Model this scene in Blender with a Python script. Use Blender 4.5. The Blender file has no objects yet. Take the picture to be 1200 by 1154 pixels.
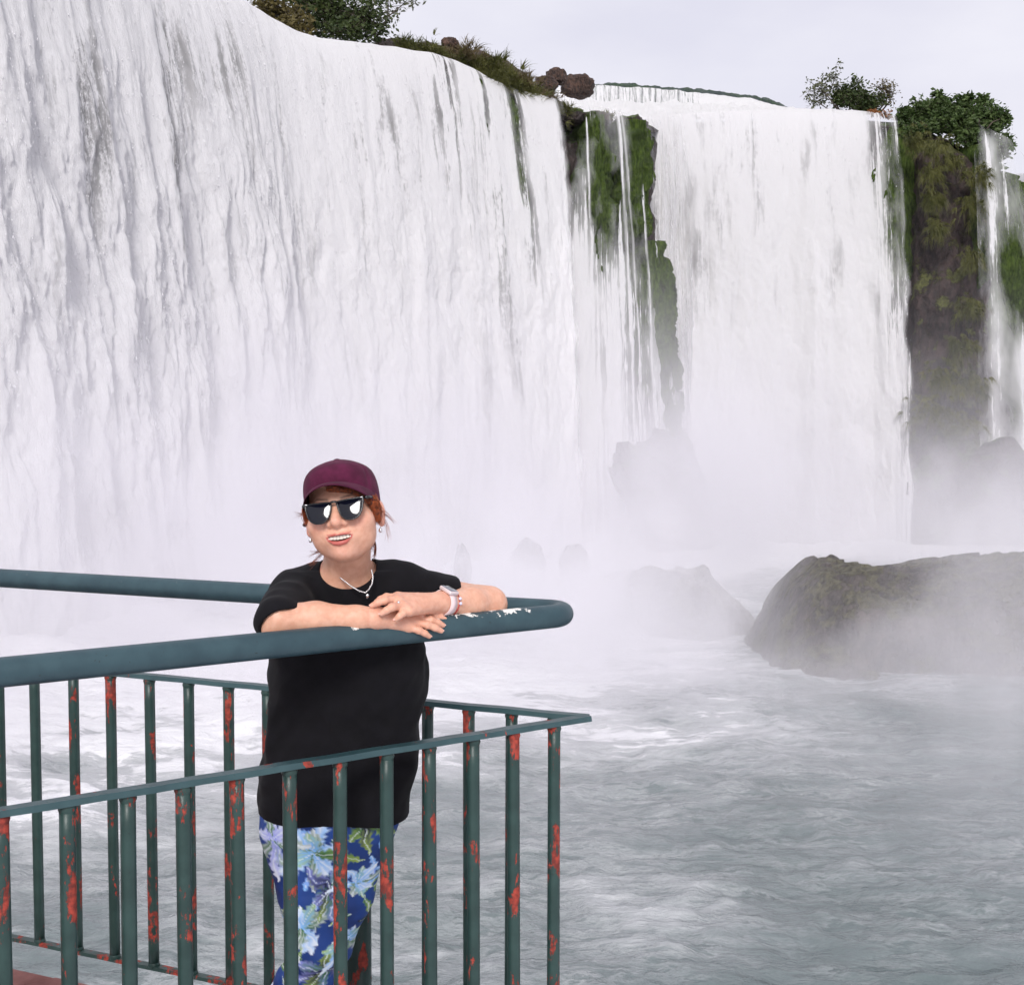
import bpy, bmesh, math, random
import numpy as np
from mathutils import Vector, Matrix

rng = np.random.default_rng(7)
random.seed(7)
scn = bpy.context.scene
COL = scn.collection
R = math.radians

# ------------------------------------------------------------------ camera
# world: X right, Y away from the viewpoint, Z up; river level z = 0, deck z = 5.28
CAM = Vector((0.0, 0.0, 7.0))
FPX = 1500.0                       # focal length in pixels of a 1200 px wide frame
PITCH = math.atan(67.0 / FPX)
cam_d = bpy.data.cameras.new('camera')
cam = bpy.data.objects.new('camera', cam_d)
COL.objects.link(cam)
cam.location = CAM
cam.rotation_euler = (math.pi / 2 - PITCH, 0, 0)
cam_d.sensor_width = 36.0
cam_d.sensor_fit = 'HORIZONTAL'
cam_d.lens = 36.0 * FPX / 1200.0
cam_d.clip_end = 2000
cam_d.clip_start = 0.05
scn.camera = cam

# ------------------------------------------------------------------ sky, sun, exposure
SUN_EL, SUN_AZ = R(33), R(184)     # azimuth clockwise from +Y: behind the viewpoint
world = bpy.data.worlds.new('World')
scn.world = world
world.use_nodes = True
wn, wl = world.node_tree.nodes, world.node_tree.links
wn.clear()
w_out = wn.new('ShaderNodeOutputWorld')
w_bg = wn.new('ShaderNodeBackground')
sky = wn.new('ShaderNodeTexSky')
sky.sky_type = 'NISHITA'
sky.sun_disc = False
sky.sun_elevation = SUN_EL
sky.sun_rotation = SUN_AZ
sky.air_density = 1.0
sky.dust_density = 4.0
# a closed, pale deck of cloud with soft brighter and greyer patches
w_tc = wn.new('ShaderNodeTexCoord')
w_map = wn.new('ShaderNodeMapping')
w_map.inputs['Scale'].default_value = (1.0, 1.0, 2.6)
w_n = wn.new('ShaderNodeTexNoise')
w_n.inputs['Scale'].default_value = 3.2
w_n.inputs['Detail'].default_value = 5
w_n.inputs['Roughness'].default_value = 0.5
w_ramp = wn.new('ShaderNodeValToRGB')
w_ramp.color_ramp.elements[0].position = 0.36
w_ramp.color_ramp.elements[0].color = (6.7, 6.62, 7.55, 1)
w_ramp.color_ramp.elements[1].position = 0.64
w_ramp.color_ramp.elements[1].color = (7.9, 7.8, 8.4, 1)
w_mix = wn.new('ShaderNodeMix')
w_mix.data_type = 'RGBA'
w_mix.inputs['Factor'].default_value = 0.93
wl.new(w_tc.outputs['Generated'], w_map.inputs['Vector'])
wl.new(w_map.outputs['Vector'], w_n.inputs['Vector'])
wl.new(w_n.outputs['Fac'], w_ramp.inputs['Fac'])
wl.new(sky.outputs['Color'], w_mix.inputs['A'])
wl.new(w_ramp.outputs['Color'], w_mix.inputs['B'])
wl.new(w_mix.outputs['Result'], w_bg.inputs['Color'])
w_bg.inputs['Strength'].default_value = 0.068
wl.new(w_bg.outputs['Background'], w_out.inputs['Surface'])

sun_d = bpy.data.lights.new('sun', 'SUN')
sun_d.energy = 1.5
sun_d.angle = R(16)
sun_d.color = (1.0, 0.965, 0.93)
sun = bpy.data.objects.new('sun', sun_d)
COL.objects.link(sun)
sun_dir = Vector((math.sin(SUN_AZ) * math.cos(SUN_EL), math.cos(SUN_AZ) * math.cos(SUN_EL), math.sin(SUN_EL)))
sun.rotation_euler = sun_dir.to_track_quat('Z', 'Y').to_euler()
sun.location = (-10, -20, 60)

vs = scn.view_settings
vs.view_transform = 'Standard'
vs.look = 'None'
vs.gamma = 1.0
vs.exposure = 0.82
vs.use_curve_mapping = False
scn.cycles.max_bounces = 8
scn.cycles.diffuse_bounces = 3
scn.cycles.glossy_bounces = 3
scn.cycles.transparent_max_bounces = 12
scn.cycles.volume_bounces = 5
scn.cycles.volume_max_steps = 96
scn.cycles.use_adaptive_sampling = True
scn.cycles.adaptive_threshold = 0.03
scn.cycles.sample_clamp_indirect = 4

# ------------------------------------------------------------------ helpers
cp, sp_ = math.cos(PITCH), math.sin(PITCH)


def at(px, py, Y):
    """World point on the plane at depth Y seen at photograph pixel (px, py)."""
    a, b = (px - 600.0) / FPX, (577.0 - py) / FPX
    dy, dz = cp + b * sp_, -sp_ + b * cp
    s = Y / dy
    return np.array([a * s, Y, 7.0 + dz * s])


def at_z(px, py, z):
    a, b = (px - 600.0) / FPX, (577.0 - py) / FPX
    dy, dz = cp + b * sp_, -sp_ + b * cp
    s = (z - 7.0) / dz
    return np.array([a * s, dy * s, z])


_perm = np.random.default_rng(3).permutation(4096).astype(np.int64)
_grad = np.random.default_rng(4).normal(size=(4096, 3)).astype(np.float32)
_grad /= np.linalg.norm(_grad, axis=1, keepdims=True)


def pn(x, y, z=0.0):
    """Gradient noise, about -0.7..0.7."""
    x, y, z = np.broadcast_arrays(np.asarray(x, np.float32), np.asarray(y, np.float32), np.asarray(z, np.float32))
    xi, yi, zi = np.floor(x).astype(np.int64), np.floor(y).astype(np.int64), np.floor(z).astype(np.int64)
    xf, yf, zf = x - xi, y - yi, z - zi
    fade = lambda t: t * t * t * (t * (t * 6 - 15) + 10)
    u, v, w = fade(xf), fade(yf), fade(zf)

    def g(i, j, k):
        h = _perm[(_perm[(_perm[(xi + i) & 4095] + yi + j) & 4095] + zi + k) & 4095]
        q = _grad[h]
        return q[..., 0] * (xf - i) + q[..., 1] * (yf - j) + q[..., 2] * (zf - k)
    l = lambda a, b, t: a + (b - a) * t
    return l(l(l(g(0, 0, 0), g(1, 0, 0), u), l(g(0, 1, 0), g(1, 1, 0), u), v),
             l(l(g(0, 0, 1), g(1, 0, 1), u), l(g(0, 1, 1), g(1, 1, 1), u), v), w)


def fbm(x, y, z=0.0, o=4, gain=0.5, ridged=False):
    s, a, f = 0.0, 1.0, 1.0
    for i in range(o):
        n = pn(x * f + 17.3 * i, y * f + 5.1 * i, np.asarray(z) * f + 3.7 * i)
        if ridged:
            n = 0.5 - np.abs(n) * 1.6
        s = s + a * n
        a *= gain
        f *= 2.03
    return s


def sstep(a, b, x):
    t = np.clip((x - a) / (b - a), 0, 1)
    return t * t * (3 - 2 * t)


def mesh_from(name, v, faces, mats=None, parent=None, smooth=True, uv=None, attrs=None, loc=None, colors=None):
    """faces: (n,k) int array (quads or tris)."""
    v = np.ascontiguousarray(v, np.float32).reshape(-1, 3)
    faces = np.asarray(faces, np.int32)
    if loc is not None:
        v = v - np.asarray(loc, np.float32)
    me = bpy.data.meshes.new(name)
    n, k = faces.shape
    me.vertices.add(len(v))
    me.vertices.foreach_set('co', v.ravel())
    me.loops.add(n * k)
    me.loops.foreach_set('vertex_index', faces.ravel())
    me.polygons.add(n)
    me.polygons.foreach_set('loop_start', np.arange(0, n * k, k, dtype=np.int32))
    me.polygons.foreach_set('loop_total', np.full(n, k, np.int32))
    me.polygons.foreach_set('use_smooth', np.full(n, smooth, bool))
    if uv is not None:
        l = me.uv_layers.new(name='UVMap')
        l.data.foreach_set('uv', np.asarray(uv, np.float32)[faces.ravel()].ravel())
    for an, ad in (attrs or {}).items():
        a = me.attributes.new(an, 'FLOAT', 'POINT')
        a.data.foreach_set('value', np.asarray(ad, np.float32).ravel())
    for an, ad in (colors or {}).items():
        a = me.attributes.new(an, 'FLOAT_COLOR', 'POINT')
        c = np.ones((len(v), 4), np.float32)
        c[:, :3] = ad
        a.data.foreach_set('color', c.ravel())
    me.update(calc_edges=True)
    ob = bpy.data.objects.new(name, me)
    COL.objects.link(ob)
    if loc is not None:
        ob.location = [float(q) for q in loc]
    for m in (mats or []):
        me.materials.append(m)
    if parent is not None:
        ob.parent = parent
    return ob


def grid_faces(nu, nv, flip=False):
    i, j = np.meshgrid(np.arange(nu - 1), np.arange(nv - 1), indexing='ij')
    a = i * nv + j
    f = np.stack([a, a + nv, a + nv + 1, a + 1], -1).reshape(-1, 4)
    return f[:, ::-1] if flip else f


def tag(o, label=None, cat=None, group=None, kind=None):
    if label:
        o['label'] = label
    if cat:
        o['category'] = cat
    if group:
        o['group'] = group
    if kind:
        o['kind'] = kind
    return o


def empty(name, loc):
    o = bpy.data.objects.new(name, None)
    o.empty_display_size = 0.2
    o.location = [float(q) for q in loc]
    COL.objects.link(o)
    return o


def child(name, v, faces, mat, parent, **kw):
    """Mesh given in world coordinates, parented to an unrotated Empty."""
    o = mesh_from(name, np.asarray(v) - np.array(parent.location), faces, [mat], parent, **kw)
    return o


class NT:
    """Small node-tree writer."""

    def __init__(self, name):
        self.m = bpy.data.materials.new(name)
        self.m.use_nodes = True
        self.t = self.m.node_tree
        self.t.nodes.clear()
        self.out = self.t.nodes.new('ShaderNodeOutputMaterial')

    def n(self, kind, ins=None, **props):
        nd = self.t.nodes.new(kind)
        for k, v in props.items():
            setattr(nd, k, v)
        for k, v in (ins or {}).items():
            self.set(nd.inputs[k], v)
        return nd

    def set(self, sock, v):
        if hasattr(v, 'is_output') or isinstance(v, bpy.types.NodeSocket):
            self.t.links.new(v, sock)
        elif isinstance(v, bpy.types.Node):
            self.t.links.new(v.outputs[0], sock)
        else:
            if isinstance(v, tuple) and len(v) == 3 and sock.type == 'RGBA':
                v = v + (1,)
            sock.default_value = v

    def math(self, op, a, b=0.0, c=None, clamp=False):
        nd = self.n('ShaderNodeMath', operation=op, use_clamp=clamp)
        self.set(nd.inputs[0], a)
        self.set(nd.inputs[1], b)
        if c is not None:
            self.set(nd.inputs[2], c)
        return nd.outputs[0]

    def ramp(self, fac, lo, hi, a=0.0, b=1.0, smooth=True):
        nd = self.n('ShaderNodeMapRange', interpolation_type='SMOOTHSTEP' if smooth else 'LINEAR')
        for k, v in zip(('Value', 'From Min', 'From Max', 'To Min', 'To Max'), (fac, lo, hi, a, b)):
            self.set(nd.inputs[k], v)
        return nd.outputs[0]

    def mix(self, f, a, b):
        nd = self.n('ShaderNodeMix', data_type='RGBA')
        self.set(nd.inputs['Factor'], f)
        self.set(nd.inputs['A'], a)
        self.set(nd.inputs['B'], b)
        return nd.outputs['Result']

    def noise(self, vec, scale, detail=4, rough=0.55, mapping=None, dist=0.0):
        if mapping is not None:
            mp = self.n('ShaderNodeMapping', {'Scale': mapping})
            self.set(mp.inputs['Vector'], vec)
            vec = mp.outputs[0]
        nd = self.n('ShaderNodeTexNoise', {'Scale': scale, 'Detail': detail, 'Roughness': rough, 'Distortion': dist})
        self.set(nd.inputs['Vector'], vec)
        return nd.outputs['Fac']

    def voro(self, vec, scale, mapping=None, feature='F1', out='Distance', rand=1.0):
        if mapping is not None:
            mp = self.n('ShaderNodeMapping', {'Scale': mapping})
            self.set(mp.inputs['Vector'], vec)
            vec = mp.outputs[0]
        nd = self.n('ShaderNodeTexVoronoi', {'Scale': scale, 'Randomness': rand}, feature=feature)
        self.set(nd.inputs['Vector'], vec)
        return nd.outputs[out]

    def obj(self):
        return self.n('ShaderNodeTexCoord').outputs['Object']

    def pos(self):
        return self.n('ShaderNodeNewGeometry').outputs['Position']

    def uv(self):
        return self.n('ShaderNodeTexCoord').outputs['UV']

    def attr(self, name, out='Fac'):
        return self.n('ShaderNodeAttribute', attribute_name=name).outputs[out]

    def bump(self, h, strength=0.5, dist=0.05, normal=None):
        nd = self.n('ShaderNodeBump', {'Strength': strength, 'Distance': dist})
        self.set(nd.inputs['Height'], h)
        if normal is not None:
            self.set(nd.inputs['Normal'], normal)
        return nd.outputs[0]

    def bsdf(self, color, rough=0.6, normal=None, spec=0.5, metal=0.0, alpha=None, **extra):
        nd = self.n('ShaderNodeBsdfPrincipled')
        self.set(nd.inputs['Base Color'], color)
        self.set(nd.inputs['Roughness'], rough)
        nd.inputs['Specular IOR Level'].default_value = spec
        self.set(nd.inputs['Metallic'], metal)
        if normal is not None:
            self.set(nd.inputs['Normal'], normal)
        if alpha is not None:
            self.set(nd.inputs['Alpha'], alpha)
        for k, v in extra.items():
            self.set(nd.inputs[k.replace('_', ' ')], v)
        return nd.outputs[0]

    def done(self, shader, volume=False):
        self.t.links.new(shader, self.out.inputs['Volume' if volume else 'Surface'])
        return self.m


def simple(name, color, rough=0.5, spec=0.5, metal=0.0, var=0.0, scale=20.0, bump=0.0, **extra):
    t = NT(name)
    c = color
    nrm = None
    if var > 0:
        f = t.noise(t.obj(), scale, 4)
        c = t.mix(t.ramp(f, 0.3, 0.7), tuple(q * (1 - var) for q in color), tuple(min(1, q * (1 + var)) for q in color))
    if bump > 0:
        nrm = t.bump(t.noise(t.obj(), scale * 4, 3), bump, 0.002)
    return t.done(t.bsdf(c, rough, nrm, spec, metal, **extra))

# ------------------------------------------------------------------ materials of the setting
def make_rock(name, dark, light, moss_amt=0.0, moss=(0.055, 0.085, 0.018), scale=0.9, crack=0.15):
    t = NT(name)
    p = t.pos()
    a = t.noise(p, scale * 0.6, 6, 0.6)
    b = t.noise(p, scale * 4.0, 5, 0.65, mapping=(1, 1, 0.45))
    v = t.voro(p, scale * 1.3, mapping=(1, 1, 0.6), feature='DISTANCE_TO_EDGE')
    col = t.mix(t.ramp(b, 0.35, 0.7), dark, light)
    col = t.mix(t.ramp(a, 0.5, 0.72, 0, 0.6), col, tuple(q * 1.5 for q in light))
    h = t.math('ADD', t.math('MULTIPLY', b, 0.8), t.math('MULTIPLY', t.ramp(v, 0.0, 0.12), crack))
    if moss_amt > 0:
        m = t.noise(p, scale * 1.1, 6, 0.7)
        g = t.noise(p, scale * 7.0, 4, 0.6)
        nz = t.n('ShaderNodeSeparateXYZ', {0: t.n('ShaderNodeNewGeometry').outputs['Normal']}).outputs[2]
        f = t.math('ADD', m, t.math('MULTIPLY', nz, 0.18))
        f = t.ramp(f, 0.68 - 0.3 * moss_amt, 0.76 - 0.3 * moss_amt)
        mc = t.mix(t.ramp(g, 0.3, 0.7), tuple(q * 0.55 for q in moss), tuple(q * 1.5 for q in moss))
        col = t.mix(f, col, mc)
        h = t.math('ADD', h, t.math('MULTIPLY', t.math('MULTIPLY', g, f), 0.7))
    return t.done(t.bsdf(col, 0.62, t.bump(h, 0.9, 0.35), 0.35))


M_ROCK = make_rock('wet_basalt', (0.018, 0.013, 0.013), (0.060, 0.042, 0.038), 0.28)
M_COLUMN = make_rock('brown_basalt', (0.014, 0.010, 0.010), (0.058, 0.038, 0.036), 0.45, (0.085, 0.09, 0.028), crack=0.0)
M_BOULDER = make_rock('mossy_boulder', (0.040, 0.034, 0.033), (0.105, 0.088, 0.078), 0.4, (0.078, 0.072, 0.038), 0.7)
M_CREST = make_rock('crest_rock', (0.03, 0.022, 0.02), (0.13, 0.075, 0.055), 0.0, scale=2.5)


def make_moss(name, c1, c2):
    t = NT(name)
    p = t.pos()
    g = t.noise(p, 5.0, 5, 0.75, mapping=(1.6, 1.6, 0.35))
    k = t.noise(p, 0.8, 4)
    col = t.mix(t.ramp(g, 0.3, 0.68), c1, c2)
    col = t.mix(t.ramp(k, 0.5, 0.7, 0, 0.7), col, tuple(q * 0.35 for q in c1))
    return t.done(t.bsdf(col, 0.8, t.bump(g, 1.0, 0.4), 0.2))


M_MOSS = make_moss('wet_moss', (0.022, 0.042, 0.008), (0.11, 0.17, 0.028))


def make_falls(name):
    """Falling white water. UV = metres (along the lip, down the fall). Attribute dens: how closed the sheet is."""
    t = NT(name)
    uv = t.uv()
    fine = t.noise(uv, 1.0, 2, 0.6, mapping=(15.0, 1.3, 1))
    speck = t.noise(uv, 1.0, 4, 0.85, mapping=(5.0, 2.2, 1))
    a = t.math('MULTIPLY_ADD', fine, t.attr('str'), t.math('MULTIPLY', speck, t.attr('spk')))
    a = t.math('ADD', a, t.attr('dens'))
    veil = t.attr('veil')
    al = t.math('MULTIPLY_ADD', t.math('SUBTRACT', 1.0, veil), t.ramp(a, 0.88, 1.22), veil)
    h = t.math('MULTIPLY_ADD', fine, 0.45, speck)
    nrm = t.bump(h, 0.62, 0.30)
    # spray scatters light inside the plume, so it shades flatter than its outline
    sc = t.n('ShaderNodeVectorMath', operation='SCALE')
    t.set(sc.inputs[0], nrm)
    sc.inputs['Scale'].default_value = 0.55
    ad = t.n('ShaderNodeVectorMath', operation='ADD')
    t.set(ad.inputs[0], sc.outputs[0])
    ad.inputs[1].default_value = (0.20, -0.38, 0.12)
    nv = t.n('ShaderNodeVectorMath', operation='NORMALIZE')
    t.set(nv.inputs[0], ad.outputs[0])
    nrm = nv.outputs[0]
    dif = t.n('ShaderNodeBsdfDiffuse', {'Color': (0.96, 0.955, 0.975), 'Normal': nrm})
    trl = t.n('ShaderNodeBsdfTranslucent', {'Color': (0.96, 0.955, 0.975)})
    tr = t.n('ShaderNodeBsdfTransparent')
    w = t.n('ShaderNodeMixShader', {0: 0.40, 1: dif.outputs[0], 2: trl.outputs[0]})
    s = t.n('ShaderNodeMixShader', {0: al, 1: tr.outputs[0], 2: w.outputs[0]})
    return t.done(s.outputs[0])


M_FALL = make_falls('falling_water')


def make_drop():
    t = NT('water_clots')
    a = t.n('ShaderNodeBsdfDiffuse', {'Color': (0.96, 0.955, 0.975)})
    b = t.n('ShaderNodeBsdfTranslucent', {'Color': (0.96, 0.955, 0.975)})
    return t.done(t.n('ShaderNodeMixShader', {0: 0.4, 1: a.outputs[0], 2: b.outputs[0]}).outputs[0])


M_DROP = make_drop()


def make_river():
    t = NT('river_water')
    p = t.pos()
    foam = t.attr('foam')
    n1 = t.noise(p, 0.5, 6, 0.66, mapping=(0.8, 1.6, 1), dist=0.3)
    n2 = t.noise(p, 2.2, 6, 0.72, mapping=(0.55, 1.5, 1), dist=0.35)
    f = t.math('ADD', t.math('ADD', t.math('MULTIPLY', n1, 0.8), t.math('MULTIPLY', n2, 0.7)), foam)
    lace = t.math('SUBTRACT', 1.0, t.math('MULTIPLY', t.math('ABSOLUTE', t.math('SUBTRACT', n2, 0.5)), 7.0))
    patch = t.ramp(t.math('ADD', n1, t.math('MULTIPLY', foam, 0.8)), 0.45, 0.80)
    lace = t.math('MULTIPLY', t.ramp(lace, 0.35, 1.0), patch)
    thin = t.ramp(f, 0.86, 1.4, 0, 0.6)
    crest = t.ramp(f, 1.20, 1.36)
    fm = t.math('MAXIMUM', t.math('MAXIMUM', thin, crest), t.math('MULTIPLY', lace, 0.30))
    g = t.noise(p, 0.16, 4)
    base = t.mix(t.ramp(g, 0.3, 0.7), (0.108, 0.142, 0.143), (0.160, 0.192, 0.198))
    col = t.mix(fm, base, (0.78, 0.78, 0.80))
    b = t.math('ADD', t.noise(p, 1.3, 6, 0.62, mapping=(0.7, 1.4, 1), dist=0.4), t.math('MULTIPLY', t.noise(p, 7, 4, 0.6), 0.16))
    b = t.math('ADD', b, t.math('MULTIPLY', fm, 0.25))
    rough = t.ramp(fm, 0, 1, 0.16, 0.8)
    return t.done(t.bsdf(col, rough, t.bump(b, 0.6, 0.30), 0.5))


M_RIVER = make_river()


def make_leaf(name, c1, c2, scale=1.6):
    t = NT(name)
    p = t.pos()
    n = t.noise(p, scale, 3)
    k = t.noise(p, scale * 9, 2)
    col = t.mix(t.ramp(t.math('ADD', t.math('MULTIPLY', n, 0.6), t.math('MULTIPLY', k, 0.4)), 0.35, 0.65), c1, c2)
    d = t.bsdf(col, 0.55, None, 0.3)
    tl = t.n('ShaderNodeBsdfTranslucent')
    t.set(tl.inputs['Color'], col)
    s = t.n('ShaderNodeMixShader', {0: 0.25, 1: d, 2: tl.outputs[0]})
    return t.done(s.outputs[0])


M_LEAF_DARK = make_leaf('leaf_dark', (0.022, 0.040, 0.012), (0.075, 0.10, 0.03))
M_LEAF_MID = make_leaf('leaf_mid', (0.035, 0.065, 0.018), (0.10, 0.145, 0.045))
M_LEAF_PALE = make_leaf('leaf_pale', (0.075, 0.085, 0.05), (0.17, 0.18, 0.11))
M_LEAF_BROWN = make_leaf('leaf_brown', (0.065, 0.055, 0.02), (0.16, 0.13, 0.045))
M_GRASS = make_leaf('cliff_grass', (0.055, 0.065, 0.016), (0.17, 0.17, 0.055), 0.7)
M_GRASS_DRY = make_leaf('dry_grass', (0.10, 0.075, 0.04), (0.20, 0.16, 0.08), 0.7)
M_ORANGE = make_leaf('leaf_orange', (0.22, 0.08, 0.03), (0.35, 0.16, 0.05))
M_BARK = simple('bark', (0.07, 0.055, 0.042), 0.8, var=0.4, scale=6)

# ------------------------------------------------------------------ the rim of the gorge
# control points: key (the photograph's column), X, Y, Z of the rim
RIM = []


def rim_px(px, py, Y):
    q = at(px, py, Y)
    RIM.append((px, q[0], q[1], q[2]))


RIM.append((-420, -23.0, 27.0, 27.4))
RIM.append((-200, -21.8, 36.0, 27.2))
RIM.append((0, -18.4, 46.0, 27.1))
rim_px(150, -55, 53.5)
rim_px(275, 6, 60)
rim_px(345, 44, 62.6)
rim_px(430, 58, 65.5)
rim_px(520, 74, 68)
rim_px(600, 110, 70)
rim_px(650, 122, 71)
rim_px(668, 128, 71.2)
rim_px(700, 132, 71.6)
rim_px(730, 140, 72.4)
rim_px(752, 145, 74.0)
rim_px(772, 142, 78.0)
rim_px(790, 137, 82.0)
rim_px(850, 134, 83.0)
rim_px(930, 132, 82.6)
rim_px(1010, 134, 81.0)
rim_px(1046, 141, 79.6)
rim_px(1062, 150, 78.4)
rim_px(1085, 150, 77.6)
rim_px(1130, 154, 77.4)
rim_px(1165, 178, 78.6)
rim_px(1186, 205, 82.0)
rim_px(1200, 208, 87.0)
rim_px(1300, 205, 89.0)
rim_px(1420, 200, 89.0)
RIM = np.array(RIM)


def rim(key):
    """Smooth interpolation of the rim at photograph columns key -> X, Y, Z."""
    k = RIM[:, 0]
    out = []
    for c in (1, 2, 3):
        y = RIM[:, c]
        m = np.gradient(y, k)
        i = np.clip(np.searchsorted(k, key) - 1, 0, len(k) - 2)
        h = k[i + 1] - k[i]
        t = (key - k[i]) / h
        out.append((2 * t**3 - 3 * t**2 + 1) * y[i] + (t**3 - 2 * t**2 + t) * h * m[i]
                   + (-2 * t**3 + 3 * t**2) * y[i + 1] + (t**3 - t**2) * h * m[i + 1])
    return np.stack(out, -1)


_kk = np.linspace(-420, 1420, 4000)
_pp = rim(_kk)
_arc = np.concatenate([[0], np.cumsum(np.linalg.norm(np.diff(_pp[:, :2], axis=0), axis=1))])


def arc(key):
    return np.interp(key, _kk, _arc)


def key_of_arc(s):
    return np.interp(s, _arc, _kk)


_tan = np.gradient(_pp[:, :2], axis=0)
_w = np.ones(61) / 61.0
_tan = np.stack([np.convolve(np.pad(_tan[:, i], 30, mode='edge'), _w, 'valid') for i in (0, 1)], -1)
_tan /= np.linalg.norm(_tan, axis=1, keepdims=True)


def rim_normal(key):
    tx, ty = np.interp(key, _kk, _tan[:, 0]), np.interp(key, _kk, _tan[:, 1])
    n = np.stack([ty, -tx], -1)
    return n / np.linalg.norm(n, axis=-1, keepdims=True)


def wall_point(key, z, out=0.0):
    p = rim(np.asarray(key, float))
    n = rim_normal(key)
    return np.stack([p[..., 0] + n[..., 0] * out, p[..., 1] + n[..., 1] * out, z + 0 * p[..., 0]], -1)


def rock_relief(a, z):
    """Outward relief of the cliff in metres: blocky columns, ledges and hollows."""
    c = np.floor(a / 1.1 + 0.8 * pn(a * 0.3, z * 0.12, 7.0))
    blk = pn(c * 0.77 + 0.35, z * 0.16, 3.3) * 1.1
    led = pn(a * 0.12, z * 0.5, 1.1) * 0.55
    fin = fbm(a * 0.8, z * 0.7, 5.0, 5) * 0.6
    return blk + led + fin


def rock_out(K, S, Z, T):
    """Distance of the rock face outside the rim line."""
    out = rock_relief(S, Z) * sstep(1.0, 0.97, T) * 0.8 + 2.2 * (1 - T) ** 2.2 - 1.2 * sstep(0.94, 1.0, T) - 0.9
    colm = sstep(1058, 1085, K) * sstep(1188, 1165, K)
    out += colm * (0.7 + 0.9 * fbm(S * 0.5, Z * 0.22, 9.0, 5) + 0.35 * fbm(S * 1.6, Z * 0.5, 4.0, 4, ridged=True)) * sstep(1.0, 0.9, T)
    spur = sstep(690, 730, K) * sstep(785, 760, K)
    return out + spur * 3.2 * sstep(0.62, 0.15, T)


def build_cliff():
    s = np.arange(0, _arc[-1], 0.16)
    key = key_of_arc(s)
    nv = 150
    P = rim(key)
    tv = np.linspace(0, 1, nv)
    K, T = np.meshgrid(key, tv, indexing='ij')
    S = np.repeat(s[:, None], nv, 1)
    ztop = P[:, 2][:, None]
    Z = -2.0 + (ztop + 2.0) * T
    out = rock_out(K, S, Z, T)
    n = rim_normal(key)
    V = np.stack([P[:, 0][:, None] + n[:, 0][:, None] * out, P[:, 1][:, None] + n[:, 1][:, None] * out, Z], -1)
    # the river bed behind the rim
    back = []
    for d, dz in ((1.5, 0.0), (4.0, 0.25), (9.0, 0.9), (18.0, 2.0), (40.0, 2.5)):
        hh = dz * sstep(640, 700, key) - (0.45 if d < 3 else 0.2) + 0.12 * pn(s * 0.7, d, 0.0)
        back.append(np.stack([P[:, 0] - n[:, 0] * d * 0.3, P[:, 1] + d * 0.9, P[:, 2] + hh], -1)[:, None, :])
    V = np.concatenate([V] + back, 1)
    nv = V.shape[1]
    o = mesh_from('cliff', V.reshape(-1, 3), grid_faces(len(s), nv), [M_ROCK, M_COLUMN])
    kf = np.repeat(key, nv).reshape(len(s), nv)[:-1, :-1].ravel()
    mi = ((kf > 1052) & (kf < 1192)).astype(np.int32)
    o.data.polygons.foreach_set('material_index', mi)
    tag(o, 'dark wet basalt cliff behind the falling water', 'cliff', kind='structure')


build_cliff()

# ------------------------------------------------------------------ falling water
G = 9.81


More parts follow.
